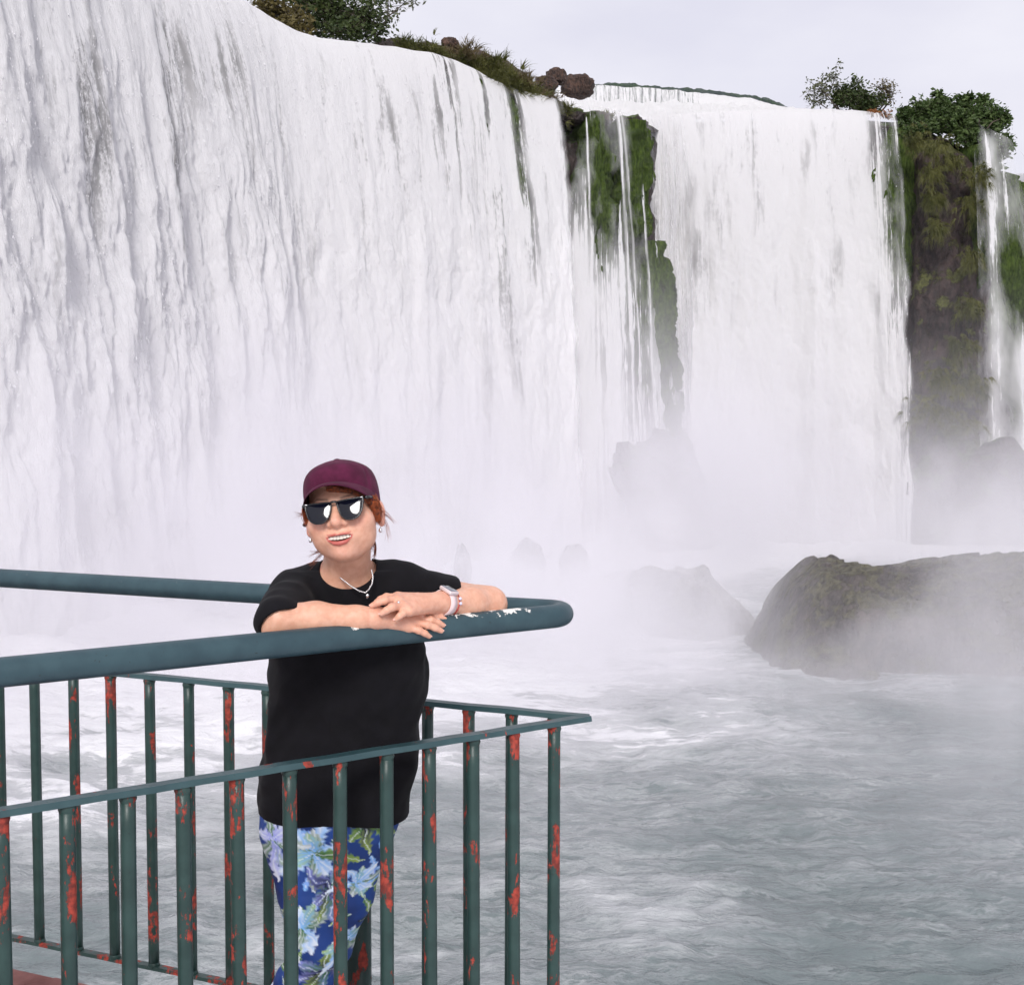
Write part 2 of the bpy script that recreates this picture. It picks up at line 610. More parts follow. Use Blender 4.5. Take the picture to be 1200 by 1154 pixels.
def build_fall(name, k0, k1, dens_fn, label, v0=2.0, off=0.35, step=0.075, zend=-0.6, str_fn=None, spk_fn=None,
               relief=1.0, nfix=None, sfreq=3.6, path=None, drops=0, upstream=True, seed=0.0, nvs=330, vstart=None):
    s = np.arange(arc(k0), arc(k1), step)
    key = key_of_arc(s)
    P = rim(key) if path is None else path(key)
    n = rim_normal(key)
    if nfix is not None:
        n = np.tile(np.array(nfix, float), (len(key), 1))
    # arc length of the fall: first the glassy water sliding over the rim, then free fall
    q = np.linspace(0, 1, nvs)
    zdrop = (P[:, 2][:, None] - zend) * (q ** 1.12)[None, :]
    S = np.repeat(s[:, None], nvs, 1)
    K = np.repeat(key[:, None], nvs, 1)
    vv = v0 * (1 + 0.30 * pn(s * 0.2, 3.0 + seed, 0.0) + 0.12 * pn(s * 0.7, 9.0 + seed, 0.0))[:, None]
    out = vv * np.sqrt(2 * zdrop / G) + off
    amp = sstep(0.0, 5.0, zdrop)
    warp = 0.6 * pn(S * 0.4, zdrop * 0.12, 2.0 + seed) + 0.35 * pn(S * 1.1, zdrop * 0.45, 2.7 + seed)
    folds = pn(S * 0.36 + 1.4 * warp, zdrop * 0.06, 1.0 + seed) * 0.26
    folds2 = fbm(S * 1.0 + warp, zdrop * 0.16, 4.0 + seed, 3) * 0.11
    wz = zdrop + 1.2 * pn(S * 0.7, zdrop * 0.3, 5.5 + seed)
    billow = fbm(S * 0.62 + 0.5 * warp, wz * 0.20, 8.0 + seed, 7, 0.63) * 0.45
    plume = fbm(S * 0.5, wz * 0.17, 21.0 + seed, 5, 0.6)
    disp = (folds * (0.35 + 0.65 * amp) + folds2 * (0.35 + 0.65 * amp) + billow * (0.22 + 0.78 * sstep(2, 14, zdrop))) * relief
    out = out + disp * (0.15 + 0.85 * sstep(0, 2.0, zdrop))
    side = 0.10 * pn(S * 1.5, zdrop * 0.5, 6.0 + seed) * amp
    tx, ty = -n[:, 1][:, None], n[:, 0][:, None]
    V = np.stack([P[:, 0][:, None] + n[:, 0][:, None] * out + tx * side,
                  P[:, 1][:, None] + n[:, 1][:, None] * out + ty * side,
                  P[:, 2][:, None] + 0.18 - zdrop + 0.10 * pn(S * 0.9, 1.0 + seed, 0.0) * sstep(3, 0, zdrop)], -1)
    lump = fbm(S * 0.85 + warp, zdrop * 0.16, 3.0 + seed, 5, 0.6)
    streak = fbm(S * sfreq + 0.3 * warp, zdrop * 0.10, 6.0 + seed, 3, 0.75)
    st = str_fn(K, zdrop) if str_fn else np.full(K.shape, 0.5)
    sk = spk_fn(K, zdrop) if spk_fn else np.full(K.shape, 0.5)
    base = dens_fn(K, zdrop)
    veil = np.clip(0.87 + 0.08 * sstep(8, 18, zdrop) + 0.95 * (base - 0.56) + 0.28 * lump + 0.50 * plume, 0, 0.98)
    dens = base + 0.08 + 0.45 * lump + st * 0.8 * streak
    Vd = zdrop.copy()
    if upstream:
        bs = []
        for d, dz in ((14.0, 1.3), (8.0, 0.75), (4.5, 0.45), (2.4, 0.3), (1.0, 0.25)):
            hh = 0.14 * fbm(s * 0.8, d * 0.8, seed, 3) + dz * (0.4 + 0.6 * sstep(640, 760, key))
            bs.append(np.stack([P[:, 0] - n[:, 0] * d * 0.3, P[:, 1] + d * 0.9, P[:, 2] + hh], -1)[:, None, :])
        V = np.concatenate(bs + [V], 1)
        pad = lambda A: np.concatenate([np.repeat(A[:, :1], 5, 1), A], 1)
        dens, st, sk, S, veil = pad(dens), pad(st), pad(sk), pad(S), pad(veil)
        Vd = np.concatenate([np.array([-14, -8, -4.5, -2.4, -1.0])[None, :].repeat(len(s), 0), Vd], 1)
    uv = np.stack([S.ravel(), Vd.ravel() + seed * 37], -1)
    o = mesh_from(name, V.reshape(-1, 3), grid_faces(len(s), V.shape[1]), [M_FALL], uv=uv,
                  attrs={'dens': dens, 'str': st, 'spk': sk, 'veil': veil})
    tag(o, label, 'waterfall')
    if drops:
        # loose clots and drops of white water flung off the sheet
        r = np.random.default_rng(int(900 + seed * 10))
        up = 5 if upstream else 0
        W = V[:, up:]
        cl = np.clip(0.35 + 1.1 * fbm(S[:, up:] * 0.9, zdrop * 0.25, 11.0 + seed, 4), 0.02, 1) * np.clip(veil[:, up:], 0.05, 1) * sstep(0.2, 3.0, zdrop)
        p = (cl / cl.sum()).ravel()
        idx = r.choice(p.size, drops, p=p)
        i, j = idx // nvs, idx % nvs
        zd = zdrop[i, j]
        off_ = r.exponential(0.10, drops) * (0.4 + 0.6 * sstep(2, 15, zd)) + 0.02
        c = W[i, j] + np.stack([n[i, 0] * off_, n[i, 1] * off_, 0 * off_], -1) + r.normal(size=(drops, 3)) * 0.06
        big = r.uniform(size=drops) ** 3
        wd = (0.008 + 0.016 * big)[:, None]
        ht = (0.022 + 0.07 * big * r.uniform(0.4, 1.4, drops))[:, None]
        a = r.uniform(0, 2.1, drops)
        ring = [c + wd * np.stack([np.cos(a + k * 2.094), np.sin(a + k * 2.094), 0 * a], -1) + ht * np.array([0, 0, -0.25]) for k in range(3)]
        vv = np.stack([c + ht * np.array([0, 0, 1.0])] + ring + [c - ht * np.array([0, 0, 0.7])], 1).reshape(-1, 3)
        b = np.arange(drops)[:, None] * 5
        ff = np.concatenate([b + np.array(t) for t in ((0, 1, 2), (0, 2, 3), (0, 3, 1), (4, 2, 1), (4, 3, 2), (4, 1, 3))])
        d = mesh_from('spray', vv, ff, [M_DROP], o)
        d['kind'] = 'stuff'
    return o


def bump1(K, c, w):
    return np.exp(-((K - c) / w) ** 2)


def dens_main(K, d):
    x = K
    D = 0.50 + 0 * x
    D += 0.10 * sstep(4, 16, d)
    # thinner bands where the rock glints through
    lean = d * 3.3
    D -= 0.22 * bump1(x, 150, 26) * sstep(1, 4, d) * sstep(17, 9, d)
    D -= 0.17 * bump1(x, 215, 30) * sstep(1, 4, d) * sstep(14, 7, d)
    D -= 0.22 * bump1(x, 40, 22) * sstep(2, 8, d) * sstep(24, 15, d)
    D -= 0.20 * bump1(x, 300, 22) * sstep(6, 10, d) * sstep(24, 14, d)
    D -= 0.16 * bump1(x, 430, 16) * sstep(2, 4, d) * sstep(16, 8, d)
    D -= 0.36 * bump1(x, 508, 22) * sstep(13, 4, d)
    D -= 0.24 * bump1(x, 520, 26) * sstep(6, 12, d) * sstep(26, 18, d)
    D -= 0.62 * bump1(x, 552, 5) * sstep(4.5, 2.5, d)
    D -= 0.75 * bump1(x, 589 - 0.2 * d, 8) * sstep(7.5, 4.5, d)
    D -= 0.45 * bump1(x, 592, 12) * sstep(4, 7, d) * sstep(15, 9, d)
    D -= 0.25 * bump1(x, 560, 18) * sstep(4, 8, d) * sstep(20, 12, d)
    D -= 0.95 * sstep(640, 656, x + 0.5 * pn(d * 0.8, 4.0, 0.0) * 10)
    return D


def str_main(K, d):
    return 0.36 + 0.85 * bump1(K, 515, 45) * sstep(16, 5, d) + 0.5 * bump1(K, 590, 24) * sstep(20, 6, d) + 0.35 * sstep(560, 640, K)


def spk_main(K, d):
    return 1.0 - 0.25 * sstep(470, 520, K) * sstep(14, 6, d) - 0.15 * sstep(8, 18, d)


build_fall('waterfall', -300, 664, dens_main, 'broad white curtain of falling water behind the woman', 1.9, str_fn=str_main, spk_fn=spk_main, step=0.085, drops=22000)


def dens_spur(K, d):
    D = -0.34 + 0.24 * sstep(6, 12, d) + 0.12 * sstep(12, 22, d) + 0 * K
    D += 0.34 * sstep(4, 9, d) * sstep(730, 712, K) + 0.12 * sstep(690, 672, K) * sstep(1, 5, d)
    D += 0.30 * bump1(K, 705, 7) * sstep(7, 10, d) + 0.30 * bump1(K, 676, 12) * sstep(5, 9, d)
    D += 0.26 * bump1(K, 742, 6) * sstep(9, 12, d)
    D += 0.55 * bump1(K, 681.5 + 0.25 * d, 1.1) * sstep(0.5, 1, d) * sstep(8, 5, d)
    D += 0.50 * bump1(K, 715 + 0.3 * d, 1.2) + 0.45 * bump1(K, 719 + 0.5 * d, 0.9) + 0.5 * bump1(K, 733 + 0.2 * d, 1.1) * sstep(3, 5, d)
    return D


build_fall('waterfall', 650, 790, dens_spur, 'thin separate strands of water trickling down the mossy rock spur', 0.75, off=0.55, relief=0.35, seed=1.0, sfreq=5.5,
           step=0.035, str_fn=lambda K, d: 1.15 + 0 * K, spk_fn=lambda K, d: 0.25 + 0 * K, upstream=False, nvs=260)


def dens_right(K, d):
    K = K + 9 * pn(d * 0.33, 2.0, 5.0) * sstep(960, 1020, K)
    D = 0.66 + 0.08 * sstep(6, 16, d) + 0 * K
    D -= 0.24 * bump1(K, 812, 14) * sstep(2, 6, d) * sstep(17, 9, d)
    D -= 0.18 * bump1(K, 845, 22) * sstep(2, 8, d) * sstep(25, 16, d)
    D -= 0.34 * sstep(1008, 1022, K) * sstep(14, 8, d)
    D -= 0.45 * sstep(1024, 1045, K)
    D -= 0.7 * sstep(1056, 1066, K)
    D -= 0.20 * bump1(K, 1016, 5) * sstep(10, 5, d)
    return D


def right_lip(key):
    p = np.array([at(735, 142, 83.5), at(800, 138, 83.2), at(930, 132, 82.6), at(1010, 135, 81.2), at(1056, 143, 79.5)])
    k = [735, 800, 930, 1010, 1070]
    return np.stack([np.interp(key, k, p[:, c]) for c in range(3)], -1)


build_fall('waterfall', 735, 1068, dens_right, 'dense white waterfall pouring between the mossy spur and the brown rock column', 2.2, seed=2.0, nfix=(-0.05, -1.0), upstream=False,
           path=right_lip, drops=8000, str_fn=lambda K, d: 0.35 + 0.75 * sstep(1005, 1030, K), spk_fn=lambda K, d: 0.6 - 0.2 * sstep(1005, 1030, K), step=0.085)


def dens_thin(K, d):
    D = -0.28 + 0.10 * sstep(8, 20, d) + 0 * K
    D += 0.52 * bump1(K, 1139, 6) * sstep(0, 1, d)
    D += 0.5 * bump1(K, 1156, 4) * sstep(10, 13, d)
    return D


build_fall('waterfall', 1124, 1192, dens_thin, 'narrow veil of water sliding down beside the brown rock column', 0.8, off=1.3, relief=0.35, seed=3.0, sfreq=5.0,
           step=0.04, str_fn=lambda K, d: 1.0 + 0 * K, spk_fn=lambda K, d: 0.3 + 0 * K, upstream=False, nvs=260)
build_fall('waterfall', 1190, 1400, lambda K, d: 0.66 - 0.5 * sstep(1200, 1190, K) + 0 * d,
           'white waterfall beyond the brown rock column at the far bend', 1.8, seed=4.0, step=0.12, nvs=220)


# stepped rapids and the small upper cascade upstream of the right-hand fall
def build_rapids():
    rows = [(-0.55, 77.0), (-0.25, 79.5), (0.0, 83.3), (0.22, 86.0), (0.42, 89.0), (0.56, 91.6), (0.98, 92.4), (1.0, 94.0)]
    nx, nr = 340, 14
    px = np.linspace(628, 945, nx)
    lip = np.interp(px, [628, 660, 735, 800, 945], [128, 136, 142, 138, 132])
    top = np.interp(px, [628, 690, 760, 820, 880, 925, 945], [104, 100, 103, 109, 116, 128, 131.5])
    V, uvs, dn, st = [], [], [], []
    for i in range(len(rows) - 1):
        for q in np.linspace(0, 1, nr, endpoint=False):
            fr = rows[i][0] + (rows[i + 1][0] - rows[i][0]) * q
            Y = rows[i][1] + (rows[i + 1][1] - rows[i][1]) * q
            fw = sstep(742, 760, px) * (1 if i < 2 else 0)
            yy = lip + (top - lip) * fr * (1 - fw)
            YY = Y + (83.6 - Y) * fw
            w = np.array([at(a, b, c_) for a, b, c_ in zip(px, yy, YY)])
            w[:, 2] += 0.45 * fbm(px * 0.07, Y * 0.5, 2.0, 4) * (1.0 if i < 5 else 0.3)
            V.append(w)
            uvs.append(np.stack([w[:, 0], np.full(nx, 14 - w[nx // 4, 2] * 0.4)], -1))
            casc = i >= 5
            dn.append((0.64 if not casc else 0.30 + 0.34 * sstep(790, 850, px)) - 0.6 * sstep(655, 640, px) - (0.45 * fbm(px * 0.3, 1.0, 0.0, 3) if casc else 0))
            st.append(np.full(nx, 0.9 if casc else 0.4))
    V = np.array(V).reshape(-1, 3)
    dn = np.array(dn).ravel()
    o = mesh_from('rapids', V, grid_faces((len(rows) - 1) * nr, nx), [M_FALL], uv=np.array(uvs).reshape(-1, 2),
                  attrs={'dens': dn, 'str': np.array(st), 'spk': np.full(len(V), 0.7), 'veil': np.clip(dn + 0.12, 0, 0.9)})
    tag(o, 'white rapids and low upper cascade tumbling towards the rim', 'rapids', kind='structure')


build_rapids()


# ------------------------------------------------------------------ river
def build_river():
    ys = 5.0 * (110 / 5.0) ** np.linspace(0, 1, 430)
    xs = np.linspace(-1, 1, 560)
    X = xs[None, :] * (ys[:, None] * 0.62 + 6)
    Yg = np.repeat(ys[:, None], len(xs), 1)
    near_fall = np.zeros_like(X)
    pts = _pp[::20]
    dmin = np.full(X.shape, 1e9)
    for p in pts:
        dmin = np.minimum(dmin, np.hypot(X - p[0], Yg - p[1]))
    agi = np.exp(-dmin / 14.0)
    Z = (0.20 + 0.5 * agi) * fbm(X * 0.28 + 0.4 * pn(X * 0.1, Yg * 0.1), Yg * 0.42, 0.0, 5, 0.52) + 0.12 * fbm(X * 0.9, Yg * 1.6, 3.0, 3, ridged=True)
    Z += 1.6 * np.exp(-dmin / 5.0)
    foam = -0.17 + 1.15 * np.exp(-dmin / 17.0)
    foam += 0.42 * fbm(X * 0.13, Yg * 0.14, 7.0, 4)
    foam += 0.30 * sstep(0.05, 0.35, Z - 0.02)
    foam += 0.16 * np.exp(-((X - 2.5) / 6) ** 2 - ((Yg - 25) / 5) ** 2)
    foam += 0.75 * np.exp(-((X + 4) / 13) ** 2 - ((Yg - 40) / 11) ** 2)
    o = mesh_from('river', np.stack([X, Yg, Z], -1).reshape(-1, 3), grid_faces(len(ys), len(xs), True), [M_RIVER],
                  attrs={'foam': foam})
    tag(o, 'choppy grey-green river streaked with foam', 'river', kind='structure')


build_river()


# ------------------------------------------------------------------ boulders
def ico(sub):
    bm = bmesh.new()
    bmesh.ops.create_icosphere(bm, subdivisions=sub, radius=1.0)
    v = np.array([q.co[:] for q in bm.verts])
    f = np.array([[l.index for l in q.verts] for q in bm.faces])
    bm.free()
    return v, f


_ICO = {s: ico(s) for s in (3, 4, 5, 6)}


def boulder(name, center, size, label, cat, mat, seed, sub=5, rough=0.28, flat=0.0, group=None, kind=None, rotz=0.0, shear=0.0):
    v, f = _ICO[sub]
    v = v.copy()
    if flat:
        v = np.sign(v) * np.abs(v) ** (1 - flat)
    n = 1 + rough * fbm(v[:, 0] * 1.3 + seed, v[:, 1] * 1.3, v[:, 2] * 1.3 + seed, 5) \
        + rough * 0.5 * pn(np.floor(v[:, 0] * 3 + seed) * 0.71, np.floor(v[:, 1] * 3) * 0.71, np.floor(v[:, 2] * 3.5) * 0.71)
    w = v * n[:, None] * np.array(size)
    w[:, 0] -= shear * w[:, 2]
    c, s = math.cos(rotz), math.sin(rotz)
    w = np.stack([w[:, 0] * c - w[:, 1] * s, w[:, 0] * s + w[:, 1] * c, w[:, 2]], -1) + np.asarray(center)
    o = mesh_from(name, w, f, [mat], loc=np.array(center))
    return tag(o, label, cat, group, kind)


def big_boulder():
    """Long mossy rock rising out of the river; crest line taken along X."""
    nx, ny = 260, 150
    X = np.linspace(7.4, 26, nx)
    crest_x = [7.4, 8.1, 8.8, 9.5, 10.5, 12.0, 13.3, 15.0, 16.5, 18.5, 21, 26]
    crest_z = [-0.8, 0.9, 2.4, 3.05, 3.1, 2.75, 2.95, 2.95, 3.25, 3.3, 2.8, -0.5]
    Yv = np.linspace(-1, 1, ny)
    V = np.zeros((nx, ny, 3))
    for i, x in enumerate(X):
        cz = np.interp(x, crest_x, crest_z)
        h = np.maximum(0, 1 - np.abs(Yv) ** 2.6)
        yc = 40.5 + 0.05 * (x - 8)
        V[i, :, 0] = x
        V[i, :, 1] = yc + Yv * 4.2
        V[i, :, 2] = -0.8 + (cz + 0.8) * h ** 0.75
    d = 0.55 * fbm(V[..., 0] * 0.45, V[..., 1] * 0.45, V[..., 2] * 0.45, 6, 0.58) + 0.35 * pn(np.floor(V[..., 0] * 0.8 + 0.6 * V[..., 2]) * 0.7, np.floor(V[..., 1] * 0.6) * 0.7, np.floor(V[..., 2] * 1.4) * 0.7) + 0.16 * fbm(V[..., 0] * 2.4, V[..., 1] * 2.4, V[..., 2] * 2.4, 3)
    V[..., 2] += d * 0.8
    V[..., 1] -= d * 1.2
    V[..., 0] += 0.5 * d
    o = mesh_from('boulder', V.reshape(-1, 3), grid_faces(nx, ny), [M_BOULDER], loc=(14, 40, 0))
    tag(o, 'huge low mossy brown boulder rising from the river', 'boulder')


big_boulder()
c = at(800, 735, 46)
boulder('boulder', (c[0] + 0.5, 46, 0.1), (2.0, 2.8, 2.1), 'smooth dark rock dome washed by foam beside the huge mossy boulder', 'boulder', M_BOULDER, 3.1, rough=0.45, shear=0.35)
c = at(735, 690, 54)
boulder('boulder', (c[0], 54, 0.2), (3.4, 2.5, 1.0), 'flat rock shelf half drowned in foam at the foot of the falls', 'boulder', M_BOULDER, 8.1, rough=0.25)
for px, py, Y, sz, lb, sd in (
        (618, 640, 58, (0.75, 0.8, 1.45), 'upright grey rock standing in the spray under the broad curtain', 1.2),
        (542, 642, 57, (0.4, 0.6, 1.2), 'slim rock showing faintly through the foot of the broad curtain', 2.7),
        (672, 672, 58, (0.7, 0.7, 1.1), 'small rock poking from foam below the mossy spur', 4.4)):
    q = at(px, py, Y)
    q[2] = 0.9
    boulder('boulder', q, sz, lb, 'boulder', M_BOULDER, sd, sub=4, rough=0.3)
q = at(770, 575, 70.5)
boulder('rock_buttress', q + np.array([0, 0.5, -1.0]), (2.3, 2.2, 3.7), 'dark rock buttress with moss at the foot of the spur', 'rock', M_ROCK, 6.3, rough=0.34, shear=0.5)
q = at(1130, 590, 76)
boulder('rock_buttress', q + np.array([0.6, 0, -2.0]), (4.6, 3.0, 6.5), 'misty rock buttress under the brown rock column', 'rock', M_ROCK, 9.3, rough=0.3)


# ------------------------------------------------------------------ moss hanging on the wet rock
def moss_strip(k0, k1, d0, d1, label, off=0.55, seed=0.0, drift=0.0, width=None, throw=0.0):
    """A hanging strip of moss: lumpy closed relief lying on the rock between rim columns k0..k1 and drops d0..d1."""
    na, nb = 56, 190
    a = np.linspace(-1, 1, na)
    b = np.linspace(0, 1, nb)
    A, B = np.meshgrid(a, b, indexing='ij')
    drop = d0 + (d1 - d0) * B
    wob = 0.35 * pn(B * 6 + seed, 1.3, 0.0) + 0.25 * pn(B * 17 + seed, 4.3, 0.0)
    w = (width(B) if width else np.sin(np.pi * np.clip(B * 0.85 + 0.12, 0, 1)) ** 0.6)
    key = (k0 + k1) / 2 + drift * B + (k1 - k0) / 2 * (A * w * (1 + 0.5 * pn(A * 2, B * 9 + seed)) + wob)
    P = rim(key)
    n = rim_normal(key)
    S = arc(key)
    z = P[..., 2] - drop
    T = (z + 2.0) / (P[..., 2] + 2.0)
    edge = np.clip(1 - np.abs(A) ** 4, 0, 1) * np.clip(np.minimum(B / 0.02, (1 - B) / 0.15), 0, 1)
    thick = 0.16 + 0.75 * fbm(S * 1.5, z * 0.38 + seed, 2.0, 5, 0.6)
    ro = rock_out(key, S, z, T) - 0.3
    target = off + thick + throw * np.sqrt(2 * np.maximum(drop, 0) / G)
    rel = ro + edge ** 0.6 * (target - ro)
    V = np.stack([P[..., 0] + n[..., 0] * rel, P[..., 1] + n[..., 1] * rel, z], -1)
    o = mesh_from('moss', V.reshape(-1, 3), grid_faces(na, nb), [M_MOSS])
    tag(o, label, 'moss', 'moss hanging on the wet cliffs')


moss_strip(546, 558, 0.1, 4.0, 'short narrow tongue of moss at the rim beside the grassy crest', 0.1, 1.0, throw=1.75)
moss_strip(576, 606, 0.1, 11.0, 'long tapering strip of moss dividing the broad curtain', 0.0, 2.0, drift=3, throw=1.8)
moss_strip(674, 716, 0.0, 10.5, 'wide patch of moss down the middle of the rock spur', 0.45, 3.0, drift=6, throw=0.6)
moss_strip(720, 752, -0.1, 7.5, 'upper clump of moss on the outer edge of the spur', 0.6, 4.0, throw=0.5)
moss_strip(732, 760, 6.5, 18.5, 'bright green lower strip of moss on the outer edge of the spur', 0.7, 5.0, drift=7, throw=0.7)
moss_strip(1037, 1062, 0.2, 10.5, 'moss sheet showing through thin water beside the brown rock column', -0.2, 6.0, drift=3, throw=1.5)
moss_strip(1140, 1156, 0.3, 9.0, 'thin moss band under the narrow veil of water', 1.2, 7.0)
moss_strip(1158, 1188, 1.0, 19.0, 'broad moss band between the narrow veil and the far waterfall', 1.0, 8.0)

# ------------------------------------------------------------------ vegetation
def tube(pts, rad, seg=6, closed_ends=True):
    """Tapered tube through pts. Returns verts, quad faces."""
    pts = np.asarray(pts, float)
    rad = np.broadcast_to(np.asarray(rad, float), (len(pts),))
    t = np.gradient(pts, axis=0)
    t /= np.linalg.norm(t, axis=1, keepdims=True) + 1e-12
    up = np.array([0, 0, 1.0]) if abs(t[0][2]) < 0.9 else np.array([1.0, 0, 0])
    V = []
    a = np.cross(t[0], up)
    a /= np.linalg.norm(a)
    ang = np.arange(seg) * 2 * math.pi / seg
    for i in range(len(pts)):
        a = a - t[i] * np.dot(a, t[i])
        a /= np.linalg.norm(a) + 1e-12
        b = np.cross(t[i], a)
        V.append(pts[i] + rad[i] * (np.cos(ang)[:, None] * a + np.sin(ang)[:, None] * b))
    V = np.array(V)
    F = []
    n = len(pts)
    for i in range(n - 1):
        for j in range(seg):
            k = (j + 1) % seg
            F.append((i * seg + j, i * seg + k, (i + 1) * seg + k, (i + 1) * seg + j))
    V = V.reshape(-1, 3)
    if closed_ends:
        c0, c1 = len(V), len(V) + 1
        V = np.concatenate([V, [pts[0]], [pts[-1]]])
        for j in range(0, seg, 2):
            F.append((c0, (j + 2) % seg, (j + 1) % seg, j))
            e = (n - 1) * seg
            F.append((c1, e + j, e + (j + 1) % seg, e + (j + 2) % seg))
    return V, np.array(F)


def merge(parts):
    V, F, o = [], [], 0
    for v, f in parts:
        V.append(v)
        F.append(np.asarray(f) + o)
        o += len(v)
    return np.concatenate(V), np.concatenate(F)


def leaves(centers, size, r, elong=1.7):
    """Folded leaf-shaped quads, random orientation, drooping a little."""
    n = len(centers)
    d = r.normal(size=(n, 3))
    d[:, 2] = d[:, 2] * 0.6 - 0.15
    d /= np.linalg.norm(d, axis=1, keepdims=True)
    u = np.cross(d, r.normal(size=(n, 3)))
    u /= np.linalg.norm(u, axis=1, keepdims=True)
    s = size * r.uniform(0.6, 1.3, size=(n, 1))
    a = centers
    tip = centers + d * s * elong
    m = centers + d * s * elong * 0.5 + np.cross(d, u) * s * 0.12
    V = np.stack([a, m + u * s * 0.42, tip, m - u * s * 0.42], 1).reshape(-1, 3)
    return V, np.arange(4 * n).reshape(-1, 4)


def shrub(name, base, blobs, n, size, mat, label, cat='shrub', seed=0, group=None, twig=0.02, stem_r=0.06, bark=None, sparse=0.0):
    r = np.random.default_rng(100 + seed)
    root = empty(name, base)
    base = np.asarray(base, float)
    stems, pts = [], []
    tot = sum(b[1][0] * b[1][1] * b[1][2] for b in blobs)
    for c, rad in blobs:
        c = np.asarray(c, float)
        rad = np.asarray(rad, float)
        m = (base + c) / 2 + r.normal(size=3) * 0.15 * np.linalg.norm(c - base) * np.array([1, 1, 0.3])
        stems.append(tube([base + r.normal(size=3) * [0.1, 0.1, 0], m, c], [stem_r, stem_r * 0.7, stem_r * 0.4], 5))
        k = max(3, int(n * rad[0] * rad[1] * rad[2] / tot))
        nt = max(8, k // 22)
        q = r.normal(size=(nt, 3))
        q /= np.linalg.norm(q, axis=1, keepdims=True)
        ends = c + q * rad * r.uniform(0.5, 1.08, size=(nt, 1)) ** 0.6
        for e in ends:
            mm = (c + e) / 2 + r.normal(size=3) * 0.12 * rad
            stems.append(tube([c, mm, e], [twig, twig * 0.7, twig * 0.35], 4))
            kk = int(r.integers(8, 34) * (1 - sparse))
            f = r.uniform(0.35, 1.0, size=(kk, 1))
            p = c + (e - c) * f + r.normal(size=(kk, 3)) * 0.16 * rad
            pts.append(p)
    pts = np.concatenate(pts)
    v, f = leaves(pts, size, r)
    child('crown', v, f, mat, root, smooth=False)
    v, f = merge(stems)
    child('trunk', v, f, bark or M_BARK, root)
    return tag(root, label, cat, group)


def blades(base_pts, normals, n, length, width, droop, r):
    """Curved grass blades growing from base_pts."""
    idx = r.integers(0, len(base_pts), n)
    b = base_pts[idx] + r.normal(size=(n, 3)) * 0.03
    d = normals[idx] + r.normal(size=(n, 3)) * 0.45
    d /= np.linalg.norm(d, axis=1, keepdims=True)
    L = length * r.uniform(0.5, 1.25, size=(n, 1))
    side = np.cross(d, r.normal(size=(n, 3)))
    side /= np.linalg.norm(side, axis=1, keepdims=True)
    W = width * r.uniform(0.6, 1.3, size=(n, 1))
    dn = np.array([0, 0, -1.0])
    V = []
    for t in (0.0, 0.4, 0.75, 1.0):
        p = b + d * L * t + dn * L * droop * t * t
        w = W * (1 - t * 0.9)
        V.append(p + side * w)
        V.append(p - side * w)
    V = np.stack(V, 1).reshape(-1, 3)
    f = []
    for k in range(3):
        f.append(np.stack([np.arange(n) * 8 + 2 * k + q for q in (0, 1, 3, 2)], -1))
    return V, np.concatenate(f)


def tuft(base, rx, rz, n, length, label, mat=None, droop=0.45, seed=0, group=None, lean=(0, -0.4, 0.9), width=0.018, name='grass_tuft', up=True):
    r = np.random.default_rng(500 + seed)
    base = np.asarray(base, float)
    k = 60
    p = base + r.normal(size=(k, 3)) * np.array([rx * 0.5, rx * 0.4, rz * 0.5])
    nrm = np.tile(np.asarray(lean, float), (k, 1)) + (p - base) / max(rx, rz) * 0.6
    v, f = blades(p, nrm, n, length, width, droop, r)
    o = mesh_from(name, v, f, [mat or M_GRASS], loc=base, smooth=False)
    return tag(o, label, 'grass', group)


def mx(m):
    return 1500.0 / m


# big bush at the rim, left
def B(px, py, Y, w, h, d=None):
    q = at(px, py, Y)
    return (q, (w * Y / 1500, (d if d else w * 0.7 * Y / 1500), h * Y / 1500))


shrub('shrub', at(372, 50, 65.5), [B(318, 20, 65, 34, 26), B(345, 28, 64.4, 30, 22)], 2600, 0.17, M_LEAF_BROWN,
      'yellow-brown bush at the rim beside the dark bush', seed=1, group=None)
shrub('shrub', at(410, 52, 66.5), [B(390, 10, 66, 50, 40), B(430, 22, 66, 40, 30), B(360, -10, 67, 40, 40), B(405, 38, 65.6, 48, 16)], 5200, 0.17, M_LEAF_DARK,
      'big dark green bush at the rim above the broad curtain', seed=2)
shrub('shrub', at(440, 48, 67), [B(455, 8, 67, 34, 22), B(474, 4, 67, 22, 18), B(430, -10, 67.5, 36, 22)], 900, 0.15, M_LEAF_PALE,
      'sparse pale leafy twigs reaching out of the dark bush', seed=3, sparse=0.45, twig=0.014)


